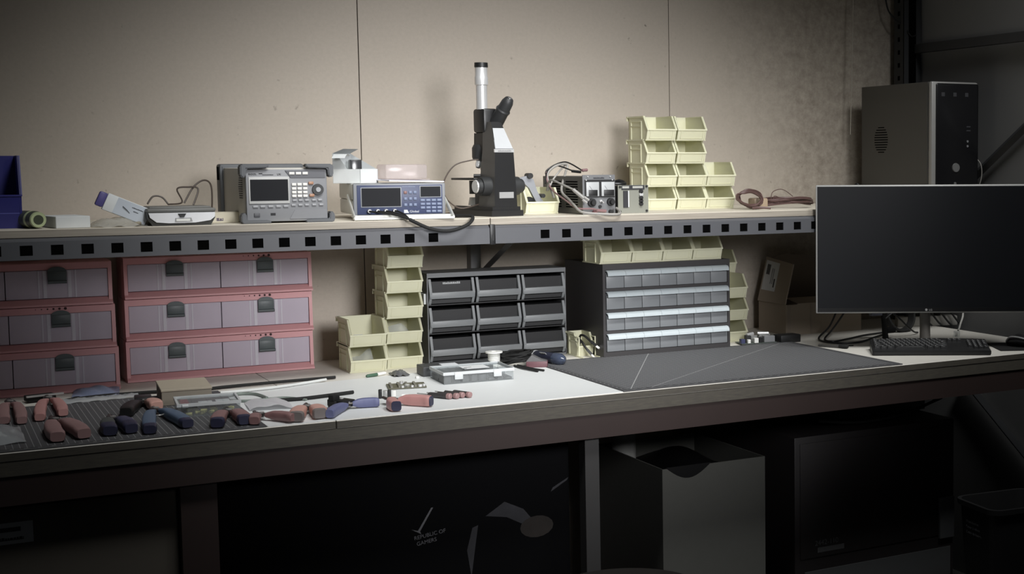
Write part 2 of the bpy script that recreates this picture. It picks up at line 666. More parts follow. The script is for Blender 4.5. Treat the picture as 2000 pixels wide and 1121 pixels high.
b.poly([(0.6475, -1.021, 0.9003), (1.511, -1.021, 0.9003), (1.511, -0.44, 0.9003), (1.21, -0.402, 0.9003), (0.92, -0.438, 0.9003), (0.6475, -0.465, 0.9003)])
r = bmesh.ops.extrude_face_region(b.bm, geom=b.bm.faces[:])
bmesh.ops.translate(b.bm, vec=(0, 0, 0.0012), verts=[v for v in r['geom'] if isinstance(v, bmesh.types.BMVert)])
bmesh.ops.recalc_face_normals(b.bm, faces=b.bm.faces[:])
tag(b.build('work_sheet', mat('white_sheet', '#dfe1e1', 0.5, var=0.02)), 'smooth white work sheet lying between the two dark cutting mats', 'sheet')
# ------------------------------------------------------------------ stacking bins (front faces -y, back at y=0)
def bin_mesh(w=0.103, L=0.137, h=0.076):
    b = MB()
    t = 0.0022
    prof = [(0, 0), (-L + .014, 0), (-L, h * .46), (-L + .028, h), (0, h)]
    ins = [(0, 0.003), (-L + .016, 0.003), (-L + .003, h * .46), (-L + .028, h - .002), (0, h - .002)]
    for s in (-1, 1):
        x = s * (w / 2)
        b.prism(prof, x - s * 0.003, x - s * (0.003 + t), 'x')
        # flared rail along the upper edge and the sloping mouth
        rail = [(0, h), (-L + .028, h), (-L, h * .46), (-L + .005, h * .46 - .003), (-L + .0315, h - .005), (0, h - .005)]
        b.prism(rail, x, x - s * 0.006, 'x')
        b.prism([(-L + .012, 0), (-L, h * .46), (-L + .006, h * .46), (-L + .018, 0)], x - s * .0015, x - s * .006, 'x')
        # ribs on the flank
        for (y0, y1, z0, z1) in ((-.088, -.02, .058, .0605), (-.092, -.02, .044, .0465), (-.022, -.0195, .004, .061), (-.094, -.0915, .004, .061), (-.125, .0, 0, .003)):
            b.box(min(x, x - s * .003), max(x, x - s * .003), y0, y1, z0, z1)
    b.box(-w / 2 + .003, w / 2 - .003, -L + .014, 0, 0, .003)
    b.box(-w / 2 + .003, w / 2 - .003, -t, 0, 0, h)
    b.box(-w / 2 - .001, w / 2 + .001, 0, .009, h - .004, h)
    b.box(-w / 2 - .001, w / 2 + .001, .007, .009, h - .014, h)
    # front panel leaning outwards with a recessed label field
    b.prism([(-L + .014, 0), (-L, h * .46), (-L + t, h * .46), (-L + .0165, 0)], -w / 2 + .004, w / 2 - .004, 'x')
    b.prism([(-L - .001, h * .46 - .0035), (-L - .001, h * .46 + .0005), (-L + .004, h * .46 + .0005), (-L + .004, h * .46 - .0035)], -w / 2, w / 2, 'x')
    return b

def bin_slot(w=0.103, L=0.137, h=0.076):
    b = MB()
    z0, z1 = .006, h * .46 - .004
    def y(z):
        return -L + .014 - .014 * z / (h * .46) - .0012
    for (xa, xb) in ((-w / 2 + .012, -w / 2 + .0135), (w / 2 - .0135, w / 2 - .012)):
        b.prism([(y(z0), z0), (y(z1), z1), (y(z1) + .002, z1), (y(z0) + .002, z0)], xa, xb, 'x')
    b.prism([(y(z0), z0), (y(z0 + .0018), z0 + .0018), (y(z0) + .002, z0 + .0018), (y(z0) + .002, z0)], -w / 2 + .012, w / 2 - .012, 'x')
    return b

def make_bin(label, loc, rz=0.0, group=None, **kw):
    t = thing('storage_bin', label, 'storage bin', loc, rz, group)
    bin_mesh(**kw).build('bin_body', kw.get('m', YEL), t)
    bin_slot(**kw).build('label_slot', YEL, t)
    return t

BINS = []
def put_bin(label, loc, rz=0.0, group=None):
    if not BINS:
        t = make_bin(label, loc, rz, group)
    else:
        t = dup(BINS[0], loc, rz, label, group)
    BINS.append(t)
    return t

PIT = 0.0716
gl = 'pale yellow bins stacked beside the grey cabinet'
low = ['bottom', 'second from the bottom', 'middle', 'second from the top', 'topmost']
for k, zz_ in enumerate(('lower pale yellow bin holding clear bag, in two-bin stack nearest the pink drawers',
                         'upper pale yellow bin with paper tag, in two-bin stack nearest the pink drawers')):
    put_bin(zz_, (1.0645, -0.186, 0.9003 + PIT * k), 0, gl)
tower = ['bottom bin of the five-bin pale yellow tower left of the grey cabinet',
         'second bin up holding clear plastic, in the five-bin yellow tower left of the grey cabinet',
         'middle bin of the five-bin pale yellow tower left of the grey cabinet',
         'fourth bin up with bright front in the five-bin yellow tower left of the grey cabinet',
         'topmost bin tucked under the shelf beam in the five-bin yellow tower']
for k in range(5):
    put_bin(tower[k], (1.170 + .002 * k, -0.174 + .004 * (k % 2), 0.9003 + PIT * k), 0, gl)
# things inside those bins
CLEAR = mat('clear_film', '#d9dde0', 0.25, trans=0.62)
b = MB()
b.sheet(6, 4, lambda u, v: (1.03 + .062 * u, -0.285 + .05 * v, 0.906 + .05 * v * (.4 + .6 * u) + .004 * math.sin(9 * u)))
tag(b.build('plastic_bag', CLEAR), 'clear plastic bag sticking up inside the lowest bin nearest the pink drawers', 'bag')
b = MB()
b.sheet(6, 4, lambda u, v: (1.135 + .075 * u, -0.275 + .05 * v, 0.977 + .045 * v * math.sin(math.pi * (.15 + .7 * u)) + .003 * math.sin(11 * u)))
tag(b.build('plastic_bag', CLEAR), 'clear plastic bag inside the second bin of the five-bin yellow tower', 'bag')
b = MB()
b.box(1.03, 1.054, -0.300, -0.298, 0.98, 1.006)
tag(b.build('paper_tag', CARD_W), 'small white paper tag inside the upper bin nearest the pink drawers', 'tag')

gs = 'pale yellow bins stacked on the shelf'
cols = [(1.984, 'left', 4), (2.0905, 'middle', 4), (2.194, 'right', 2)]
names4 = ['bottom', 'second from bottom', 'third from bottom', 'top']
for cx_, cn, n in cols:
    for k in range(n):
        lv = names4[k] if n == 4 else ('lower', 'upper')[k]
        if n == 4:
            lab = '%s bin in the %s four-high pale yellow column on the upper shelf' % (lv, cn)
        else:
            lab = '%s bin of the short two-high yellow column beside the coiled test leads' % lv
        put_bin(lab, (cx_ + .001 * (k % 2), -0.183 - .003 * (k % 2), 1.3329 + PIT * k), 0, gs)
gb = 'pale yellow bins in a row on the black cabinet'
for k, lab in enumerate(('leftmost yellow bin in the row on top of the black drawer cabinet',
                         'second yellow bin from the left in the row on the black drawer cabinet',
                         'third yellow bin from the left in the row on the black drawer cabinet',
                         'rightmost yellow bin in the row on top of the black drawer cabinet')):
    put_bin(lab, (1.779 + .1035 * k, -0.284, 1.1798), 0, gb)
gr = 'pale yellow bins behind the right side of the black cabinet'
rl = ['bottom', 'second', 'third', 'uppermost']
for k, (x, y) in enumerate(((2.2355, -.185), (2.2365, -.19), (2.2355, -.187), (2.262, -.072))):
    put_bin(('%s yellow bin in the stack right of the black cabinet beside the cardboard box' % rl[k]), (x, y, .9003 + PIT * k), 0, gr)
make_bin('yellow bin with black cables hanging out, between the grey and black drawer cabinets', (1.7025, -0.274, .9003), 0, None, w=.055, L=.085, h=.07)

# black cables in that bin
b = MB()
b.tube([(1.705, -.30, .92), (1.698, -.325, .958), (1.702, -.345, .962), (1.712, -.362, .95), (1.716, -.375, .94)], .0035, 8)
b.tube([(1.70, -.30, .92), (1.69, -.33, .95), (1.692, -.352, .945), (1.696, -.368, .93), (1.702, -.378, .918)], .0035, 8)
b.tube([(1.695, -.30, .92), (1.686, -.335, .95), (1.684, -.35, .938), (1.688, -.356, .95)], .003, 8)
cab = b.build('usb_cable', BLACK)
tag(cab, 'black usb cables spilling out of the yellow bin between the cabinets', 'cable')
b = MB()
b.loft([(1.7145, -.369, .946), (1.724, -.388, .933)], [(.0085, .005)] * 2, 4)
b.loft([(1.70, -.374, .922), (1.708, -.388, .909)], [(.007, .005)] * 2, 4)
b.build('plug_shell', BLACK, cab)
b = MB()
b.loft([(1.724, -.388, .933), (1.729, -.396, .927)], [(.007, .0035)] * 2, 4)
b.loft([(1.708, -.388, .909), (1.712, -.395, .9025)], [(.0045, .002)] * 2, 4)
b.build('plug_tip', WHITE, cab)

# ------------------------------------------------------------------ blue bin on the far left of the shelf
BLUE = mat('blue_polypropylene', '#33347a', 0.4, var=0.05)
t = thing('storage_bin', 'large dark blue bin standing at the left end of the shelf', 'storage bin', (0.111, -0.37, 1.3329))
bin_mesh(w=0.22, L=0.13, h=0.17).build('bin_body', BLUE, t)
b = MB()
b.box(-.106, .106, -.1225, -.119, .034, .038)
b.build('base_ledge', mat('blue_rim', '#5658a0', 0.4), t)

# ------------------------------------------------------------------ grey nine-drawer cabinet
GC = mat('grey_cabinet_steel', '#6f7173', 0.42, var=0.03)
GD = mat('dark_drawer_interior', '#1d1d1f', 0.5)
GF = mat('grey_drawer_front', '#7d8082', 0.45)
gw, gh, gd = 0.428, 0.2645, 0.13
t = thing('drawer_cabinet', 'grey steel cabinet with nine dark see-through drawers', 'drawer cabinet', (1.4635, -0.27, 0.9003))
b = MB()
b.box(-gw / 2, gw / 2, 0, gd, gh - .003, gh)
b.box(-gw / 2, gw / 2, 0, gd, 0, .005)
b.box(-gw / 2, gw / 2, gd - .003, gd, .005, gh - .003)
for s in (-1, 1):
    b.box(min(s * gw / 2, s * (gw / 2 - .003)), max(s * gw / 2, s * (gw / 2 - .003)), 0, gd, .005, gh - .003)
b.box(-gw / 2, gw / 2, -.001, .004, gh - .013, gh)
b.build('cabinet_body', GC, t)
b = MB()
for k in (1, 2):
    z = .004 + k * .0832
    b.box(-gw / 2 + .003, gw / 2 - .003, 0, gd - .004, z, z + .003)
b.build('shelf_divider', GD, t)
dw, dh = .1395, .079
def grey_drawer(parent, x, z):
    b = MB()
    b.box(x - dw / 2 + .004, x + dw / 2 - .004, .008, gd - .012, z + .003, z + dh - .012)
    o = b.build('drawer', GD, parent)
    b = MB()
    for s in (-1, 1):
        xe = x + s * (dw / 2 - .002)
        b.prism([(.004, z + .001), (-.008, z + .022), (-.010, z + .034), (.002, z + dh - .004), (.008, z + dh - .004), (.008, z + .001)], xe, xe - s * .0075, 'x')
    b.box(x - dw / 2 + .004, x + dw / 2 - .004, -.0095, -.006, z + .018, z + .036, bev=.001)
    b.box(x - dw / 2 + .008, x + dw / 2 - .008, -.009, .006, z + .0345, z + .0365)
    b.build('drawer_front', GF, o)
    return o
for r_ in range(3):
    for c in range(3):
        grey_drawer(t, (c - 1) * .1415, .006 + r_ * .0832)
marks('maker_lettering', mat('faint_lettering', '#a5a7a8', .6), t, -.165, .0072, .231, .052, .0065, 3)
b = MB()
b.box(-gw / 2 - .006, -gw / 2 - .0004, .012, .05, .175, .205)
b.build('paper_tag', CARD_W, t)

# ------------------------------------------------------------------ black twenty-eight-drawer cabinet
BK = mat('black_cabinet_steel', '#3a3839', 0.5, var=0.03)
DR = mat('grey_drawer_plastic', '#7e8184', 0.4, var=0.03)
LIP = mat('pale_drawer_lip', '#b9c2c6', 0.4, var=0.03)
t = thing('drawer_cabinet', 'black steel cabinet with twenty-eight small grey drawers and pale lips', 'drawer cabinet', (1.7314, -0.4225, 0.9003))
W_, H_, D_ = .432, .279, .283
b = MB()
for (x0, x1, y0, y1, z0, z1) in ((0, .008, 0, D_, 0, H_), (W_ - .008, W_, 0, D_, 0, H_), (.008, W_ - .008, 0, D_, H_ - .017, H_), (.008, W_ - .008, 0, D_, 0, .017), (.008, W_ - .008, D_ - .003, D_, .017, H_ - .017)):
    b.box(x0, x1, y0, y1, z0, z1)
pitch = (H_ - .034 + .008) / 4
for k in (1, 2, 3):
    z = .017 + k * pitch - .008
    b.box(.008, W_ - .008, 0, D_ - .004, z, z + .008)
b.build('cabinet_body', BK, t)
first = None
cw = (W_ - .02) / 7
for r_ in range(4):
    for c in range(7):
        x0 = .010 + c * cw
        z0 = .018 + r_ * pitch
        hh = pitch - .009
        if first is None:
            b = MB()
            b.box(.0008, cw - .0008, .002, D_ - .03, 0, hh - .008)
            b.box(.0008, cw - .0008, -.002, .002, 0, hh - .012, bev=.001)
            d = b.build('drawer', DR, t)
            b = MB()
            pr = [(.003, hh - .001), (-.008, hh - .003), (-.014, hh - .009), (-.0155, hh - .017), (-.013, hh - .0175), (-.0115, hh - .010), (-.007, hh - .0055), (.003, hh - .004)]
            b.prism(pr, .0003, cw - .0003, 'x')
            l = b.build('drawer_lip', LIP, d)
            first = d
        else:
            d = first.copy()
            COL.objects.link(d)
            d.parent = t
            l = [o for o in bpy.data.objects if o.parent == first][0].copy()
            COL.objects.link(l)
            l.parent = d
        d.location = (x0, 0, z0)

# ------------------------------------------------------------------ pink drawer organisers
PINK = mat('pink_polystyrene', '#cd979a', 0.45, var=0.03)
PANE = mat('clear_drawer_plastic', '#cfc4d2', 0.3, transl=0.25, var=0.08, scale=9)
LATCH = mat('grey_green_latch', '#4d5557', 0.45)
def pink_unit(label, loc, rz=0.0, w=.486, holes=True):
    t = thing('drawer_organizer', label, 'drawer organizer', loc, rz, 'pink two-drawer organizers')
    h, d = .1105, .138
    b = MB()
    b.box(0, w, 0, d, h - .006, h)                      # top
    b.box(0, w, 0, d, 0, .006)                          # bottom
    b.box(0, w, d - .004, d, .006, h - .006)
    for x0, x1 in ((0, .009), (w - .009, w)):
        b.box(x0, x1, 0, d, .006, h - .006)
    # sloped skirt below and brow above the drawers
    b.prism([(-.016, .001), (-.016, .006), (.002, .019), (.004, .019), (.004, .001)], 0, w, 'x')
    b.prism([(-.004, h - .0175), (-.004, h - .001), (.004, h), (.004, h - .0175)], 0, w, 'x')
    b.prism([(0, .016), (-.008, .01), (-.004, h - .01), (.004, h - .002), (.004, .016)], 0, .009, 'x')
    b.prism([(0, .016), (-.008, .01), (-.004, h - .01), (.004, h - .002), (.004, .016)], w - .009, w, 'x')
    if holes:
        b.mi = 1
        for k, rr in enumerate((.0012, .0016, .002, .0026, .003, .0036)):
            x = w * .625 + k * .0135
            b.cyl((x, -.0043, h - .0055), (x, -.001, h - .0055), rr, n=12)
    b.build('frame', [PINK, mat('drill_hole', '#3a2426', .8)], t)
    dw = (w - .018) / 2 - .002
    for k in range(2):
        x0 = .010 + k * (dw + .002)
        z0, z1 = .0205, h - .0185
        b = MB()
        b.box(x0, x0 + dw, -.002, 0, z0, z1, bev=.0006, seg=1)
        b.box(x0 + .002, x0 + .004, 0, d - .012, z0, z1 - .012)
        b.box(x0 + dw - .004, x0 + dw - .002, 0, d - .012, z0, z1 - .012)
        b.box(x0 + .004, x0 + dw - .004, 0, d - .012, z0, z0 + .002)
        b.box(x0 + .004, x0 + dw - .004, d - .014, d - .012, z0, z1 - .012)
        xc = x0 + dw * .5
        b.mi = 1
        for s in (-1, 1):
            b.box(xc + s * .028 - .004, xc + s * .028 + .004, -.0035, -.002, z0 + .001, z1 - .001)
            b.box(xc + s * .042 - .0015, xc + s * .042 + .0015, -.003, -.002, z0 + .001, z1 - .001)
        dr = b.build('drawer', [PANE, mat('frosted_rib', '#e8e4ee', .3, transl=.3)], t)
        b = MB()
        zt, zb_ = h - .009, h - .0525
        b.box(xc - .0215, xc + .0215, -.009, -.004, zb_ + .006, zt - .012, bev=.0015)
        b.prism([(xc + .0215 * math.cos(a), zt - .012 + .011 * math.sin(a)) for a in [math.pi * k2 / 12 for k2 in range(13)]], -.009, -.004, 'y')
        b.cyl((xc - .0215, -.009, zb_ + .004), (xc + .0215, -.009, zb_ + .004), .0042, n=12)
        b.box(xc - .008, xc + .008, -.0098, -.009, zt - .022, zt - .0205)
        b.box(xc - .008, xc + .008, -.0098, -.009, zt - .028, zt - .0265)
        b.build('latch', LATCH, dr)
    return t
lv = ['bottom', 'middle', 'top']
for k in range(3):
    pink_unit('%s pink two-drawer organizer in the right-hand stack beside the yellow bins' % lv[k], (.4675 + .001 * k, -.147, .9003 + .1112 * k), 0, .486, k != 0 or True)
for k in range(3):
    pink_unit('%s pink two-drawer organizer in the left stack cut off by the picture edge' % lv[k], (-.0465 - .004 * k, -.235 + .004 * k, .9003 + .1112 * k), R(-1), .486, k == 1)
# ------------------------------------------------------------------ things on the upper shelf
ST = 1.3328
GREEN_T = mat('pale_green_tape', '#b9c49a', 0.5)
t = thing('tape_roll', 'green and dark roll of tape lying on its side beside the blue bin', 'tape', (0.235, -0.5, ST + .0205))
Mr = Matrix.Rotation(R(17), 4, 'Z') @ Matrix.Rotation(R(90), 4, 'X')
b = MB()
b.lathe([(.0085, -.05), (.0195, -.05), (.0205, -.03), (.0205, .03), (.0175, .048), (.0085, .048)], 32, Mr)
b.build('tape_body', mat('dark_green_tape', '#4a4f42', 0.35), t)
b = MB()
b.lathe([(.0085, .0478), (.017, .0484), (.0185, .046), (.0185, .044), (.0085, .043)], 32, Mr)
b.build('tape_core', GREEN_T, t)
b = MB()
b.lathe([(.0206, .012), (.0207, .022), (.0195, .034), (.0193, .033), (.0203, .022), (.0203, .012)], 32, Mr)
b.build('wrap_band', GREEN_T, t)

b = MB()
b.box(0, .0745, 0, .13, 0, .0275, bev=.001, seg=1)
tag(b.build('small_box', CARD_W, None, (.2835, -.562, ST), R(9)), 'small closed white box on the shelf right of the tape roll', 'box')

b = MB()
b.sheet(14, 8, lambda u, v: (.359 + .122 * u, -.575 + .11 * v, ST + .001 + .02 * (max(0, math.sin(math.pi * min(1, u * 1.15))) * max(0, math.sin(math.pi * v))) ** .6 + .0025 * math.sin(17 * u + 9 * v)))
cl = b.build('blister_pack', mat('clear_blister', '#e0ddd4', 0.2, trans=0.55))
tag(cl, 'clear plastic blister pack of small beige parts lying under the tilted white pack', 'packaging')
b = MB()
for k in range(5):
    x = .385 + .018 * k
    b.loft([(x, -.54, ST + .006), (x + .012, -.52, ST + .007)], [(.0055, .0045)] * 2, 8)
b.build('packed_parts', mat('beige_parts', '#a89f8c', 0.6), cl)

# tilted flat pack with purple end
t = thing('flat_pack', 'white printed flat pack with purple end, leaning on the silver device', 'package', (.437, -.52, ST + .0415))
t.rotation_euler = (0, R(24.5), 0)
b = MB()
b.box(-.0475, .053, -.006, .012, -.021, .021, bev=.002)
b.build('sleeve', CARD_W, t)
b = MB()
b.box(-.066, -.0473, -.0055, .0115, -.017, .019, bev=.004)
b.build('end_cap', mat('purple_cap', '#554f86', 0.45), t)
b = MB()
b.box(-.024, .0535, -.0066, -.006, -.0195, .0195)
lb = b.build('printed_label', mat('pale_blue_label', '#bfc6cf', 0.6), t)
b = MB()
b.loft([(-.008, -.007, .004), (.004, -.007, -.001), (.012, -.007, -.006)], [(.0035, .0003), (.003, .0003), (.001, .0003)], 10)
b.build('printed_picture', INKDARK, lb)
marks('label_print', INKDARK, lb, .012, -.0069, .008, .026, .0024, 4)
marks('label_print', INKDARK, lb, .018, -.0069, .0, .012, .0022, 5)

# low silver device
t = thing('portable_device', 'low silver and dark grey device with black latch, left of the grey instrument', 'device', (.557, -.565, ST))
b = MB()
b.prism([(-.066, .0), (.066, .0), (.0765, .018), (.076, .032), (-.076, .032), (-.0765, .018)], .004, .13, 'y')
b.build('base', mat('device_dark_base', '#33332f', 0.5), t)
b = MB()
prof = [(-.075, .031), (.075, .031), (.0745, .02), (.064, .0115), (.03, .0065), (-.03, .006), (-.058, .0085), (-.072, .02)]
b.prism(prof, -.004, .006, 'y')
b.build('front_cover', mat('silver_plastic', '#cfd0d2', 0.35, 0.3), t)
b = MB()
b.box(-.078, .078, .0, .132, .032, .0415, bev=.004)
b.box(-.07, .07, .02, .125, .04, .0455, bev=.002)
b.build('lid', mat('device_grey_lid', '#6f6f6c', 0.45), t)
b = MB()
b.prism([(-.0095, .029), (.0085, .029), (.0035, .0205), (-.0045, .0205)], -.009, -.004, 'y')
b.build('latch', BLACK, t)
b = MB()
b.prism([(-.016, .0185), (.02, .0185), (.023, .0095), (-.017, .0085)], -.0055, -.004, 'y')
b.build('button_panel', mat('device_mid_grey', '#9b9c9d', 0.4), t)
b = MB()
b.box(-.014, .017, -.0065, -.0055, .0105, .0165)
b.build('display', WHITE, t)

b = MB()
b.tube([(.50, -.42, ST + .05), (.515, -.41, ST + .068), (.535, -.41, ST + .066), (.548, -.42, ST + .048)], .0022, 6)
b.tube([(.548, -.42, ST + .048), (.585, -.39, ST + .052), (.575, -.385, ST + .085), (.6, -.385, ST + .09), (.625, -.385, ST + .085), (.61, -.4, ST + .045)], .0022, 6)
b.tube([(.59, -.39, ST + .05), (.615, -.38, ST + .09), (.64, -.38, ST + .107), (.655, -.39, ST + .095), (.655, -.4, ST + .05), (.65, -.4, ST + .003)], .0022, 6)
tag(b.build('looped_cord', mat('dark_brown_cord', '#4a4039', 0.5)), 'thin dark cord looping up behind the silver device', 'cable')

t = thing('accessory_box', 'narrow cream printed box on the shelf at the left of the grey instrument', 'box', (.676, -.47, ST))
b = MB()
b.box(-.035, .033, 0, .05, 0, .027, bev=.001, seg=1)
b.build('carton', mat('cream_card', '#d8d1bd', .7), t)
marks('printed_number', mat('brown_print', '#6d6470', .7), t, -.024, -.0005, .005, .016, .008, 6)

# ------------------------------------------------------------------ grey bench instrument
t = thing('bench_multimeter', 'grey bench instrument with black screen, white number keys and rubber bumpers', 'measuring instrument', (.8045, -.57, ST))
CASE = mat('beige_grey_case', '#bdbab2', 0.5, var=0.03)
PANEL = mat('grey_front_panel', '#86878a', 0.45, var=0.03)
BUMP = mat('grey_rubber_bumper', '#5e6063', 0.6)
LITE = mat('light_grey_bezel', '#bfbfbd', 0.45)
def pu(u, v):
    return ((u - 870) / 1330 * .195, .132 - (v - 190) / 800 * .126)
def prect(b, u0, v0, u1, v1, y0=-.004, y1=0.0, bev=0):
    x0, z1 = pu(u0, v0)
    x1, z0 = pu(u1, v1)
    b.box(x0, x1, y0, y1, z0, z1, bev=bev)
b = MB()
b.box(-.099, .099, .012, .33, .008, .138, bev=.004)
b.mi = 1
for k in range(10):
    b.box(-.0995, -.0985, .04, .09 - .002 * abs(k - 5), .062 + .0055 * k, .0645 + .0055 * k)
b.build('case', [CASE, INKDARK], t)
b = MB()
b.box(-.0985, .0985, 0, .014, .004, .134, bev=.003)
b.build('front_panel', PANEL, t)
for sx in (-1, 1):
    b = MB()
    b.prism([(sx * .109, .1475), (sx * .045, .1475), (sx * .042, .143), (sx * .05, .1375), (sx * .098, .136), (sx * .1, .118), (sx * .107, .112), (sx * .113, .12), (sx * .113, .143)], -.012, .02, 'y')
    bmesh.ops.bevel(b.bm, geom=b.bm.edges[:], offset=.0025, segments=2, affect='EDGES')
    b.build('corner_bumper', BUMP, t)
    b = MB()
    b.prism([(sx * .109, 0), (sx * .043, 0), (sx * .041, .004), (sx * .05, .0085), (sx * .1, .009), (sx * .101, .024), (sx * .107, .028), (sx * .1135, .02), (sx * .1135, .004)], -.012, .02, 'y')
    bmesh.ops.bevel(b.bm, geom=b.bm.edges[:], offset=.002, segments=2, affect='EDGES')
    b.build('corner_bumper', BUMP, t)
b = MB()
b.box(-.108, .108, .285, .335, .1, .1485, bev=.006)
b.box(-.108, -.096, .285, .335, 0, .146, bev=.005)
b.box(.096, .108, .285, .335, 0, .146, bev=.005)
b.box(-.108, .108, .285, .335, 0, .01, bev=.004)
b.build('rear_bumper', BUMP, t)
b = MB()
prect(b, 240, 292, 905, 718, -.003, .001, .001)
b.build('screen_frame', LITE, t)
b = MB()
prect(b, 262, 335, 882, 672, -.0036, -.0028)
b.build('screen', mat('black_screen', '#17181c', 0.5, spec=0.15), t)
b = MB()
b.prism([pu(840, 195), pu(1500, 195), pu(1512, 312), pu(930, 312)], -.002, .001, 'y')
b.build('key_band', mat('dark_key_band', '#5c5d62', .5), t)
KEYW = mat('white_keys', '#e3e1dc', 0.4)
KEYO = mat('orange_keys', '#a87f66', 0.4)
KEYG = mat('grey_keys', '#9c9da0', 0.4)
for u in (950, 1060, 1172):
    b = MB()
    prect(b, u - 45, 220, u + 45, 262, -.0045, -.001, .0006)
    b.build('function_key', KEYW, t)
for v in (420, 485, 545, 603):
    for u in (980, 1072, 1165):
        b = MB()
        prect(b, u - 38, v - 23, u + 38, v + 20, -.005, 0, .001)
        b.build('number_key', KEYW, t)
for u, v in ((1266, 400), (1276, 597)):
    b = MB()
    prect(b, u - 42, v - 25, u + 42, v + 22, -.005, 0, .0015)
    b.build('orange_key', KEYO, t)
for v, us in ((672, (985, 1085, 1190, 1310, 1412)), (748, (965, 1080, 1190, 1312, 1430))):
    for u in us:
        b = MB()
        prect(b, u - 36, v - 16, u + 36, v + 14, -.0035, 0, .0006)
        b.build('mode_key', KEYG, t)
for u in (340, 458, 588, 715, 838):
    b = MB()
    prect(b, u - 42, 745, u + 42, 778, -.0035, 0, .0006)
    b.build('soft_key', KEYG, t)
x, z = pu(1380, 505)
b = MB()
b.cyl((x, 0, z), (x, -.006, z), .0145, .0138, 32)
dl = b.build('dial', DARK, t)
b = MB()
b.cyl((x, -.006, z), (x, -.0085, z), .0065, .006, 24)
b.build('dial_button', KEYG, dl)
b = MB()
prect(b, 312, 862, 408, 925, -.003, 0, .001)
b.build('power_button', mat('power_button_grey', '#55565a', .5), t)
b = MB()
prect(b, 585, 868, 665, 905, -.001, 0)
b.build('usb_port', INKDARK, t)
b = MB()
b.prism([pu(985, 825), pu(1525, 825), pu(1525, 965), pu(900, 965)], -.002, 0, 'y')
b.build('terminal_cover', mat('terminal_cover_grey', '#7b7c7f', .5), t)
x, z = pu(240, 262)
text('RIGOL', .0062, 'maker_lettering', INKDARK, t, (x, -.0006, z), stretch=1.1)
x, z = pu(412, 250)
marks('model_lettering', INKDARK, t, x, -.0005, z, .0085, .0035, 7)
x, z = pu(470, 268)
marks('model_lettering', INKDARK, t, x, -.0005, z, .026, .0018, 8)
x, z = pu(710, 268)
text('LXI', .0065, 'model_lettering', INKDARK, t, (x, -.0006, z))

# ------------------------------------------------------------------ blue-faced instrument with tilting bail
t = thing('signal_generator', 'white instrument with dark blue face, two black displays and a bail handle stand', 'measuring instrument', (1.108, -.505, ST), R(-7))
BLUEF = mat('navy_face', '#343d5c', 0.45, var=0.03)
b = MB()
b.box(-.12, .12, .006, .27, .052, .0945, bev=.004)
b.box(-.119, .119, .006, .268, .012, .0515, bev=.004)
b.build('case', mat('off_white_case', '#d9d9d4', .45, var=.02), t)
b = MB()
b.box(-.12, .12, -.004, .008, .0095, .095, bev=.003)
b.build('front_frame', mat('grey_front_frame', '#7f8185', .45), t)
def qu(u, v):     # zoomed photo panel -> local
    return ((u - 962) / 1160 * .226, .0905 - (v - 515) / 395 * .077)
def qrect(b, u0, v0, u1, v1, y0, y1, bev=0):
    x0, z1 = qu(u0, v0)
    x1, z0 = qu(u1, v1)
    b.box(x0, x1, y0, y1, z0, z1, bev=bev)
b = MB()
qrect(b, 392, 515, 1535, 912, -.0055, -.003, .0006)
b.build('face', BLUEF, t)
for (u0, v0, u1, v1) in ((440, 545, 980, 815), (1226, 530, 1520, 690)):
    b = MB()
    qrect(b, u0, v0, u1, v1, -.0068, -.005, .0004)
    fr = b.build('display_frame', mat('display_frame_grey', '#8d9096', .5), t)
    b = MB()
    qrect(b, u0 + 12, v0 + 10, u1 - 12, v1 - 12, -.0072, -.0066)
    b.build('display', mat('black_screen', '#191a1e'), fr)
KB = mat('blue_grey_keys', '#6b7690', .45)
for v in (618, 705, 788):
    for u in (1033, 1100, 1163):
        b = MB()
        qrect(b, u - 21, v - 20, u + 21, v + 18, -.0078, -.005, .0006)
        b.build('function_key', mat('red_key', '#7d5a55', .45) if (u, v) == (1033, 618) else KB, t)
for v in (728, 780, 830, 880):
    for u in (1265, 1340, 1415, 1490):
        if v == 880 and u == 1265:
            continue
        b = MB()
        qrect(b, u - 31, v - 17, u + 31, v + 15, -.0075, -.005, .0006)
        b.build('number_key', KB, t)
x, z = qu(1085, 893)
text('Global', .0085, 'maker_lettering', INKLIGHT, t, (x, -.0057, z), stretch=1.1)
b = MB()
x, z = qu(1040, 878)
b.prism([(x - .006, z - .004), (x + .007, z - .004), (x + .003, z + .0045), (x - .006, z + .0045)], -.0062, -.005, 'y')
b.build('maker_emblem', INKLIGHT, t)
x, z = qu(1055, 545)
marks('model_lettering', mat('dim_face_print', '#7d869c', .6), t, x - .012, -.0058, z, .034, .0024, 9)
for u in (545, 655, 765, 880):
    x, z = qu(u, 865)
    b = MB()
    b.cyl((x, -.004, z), (x, -.02, z), .0055, .0048, 16)
    b.build('coax_socket', STEEL, t)
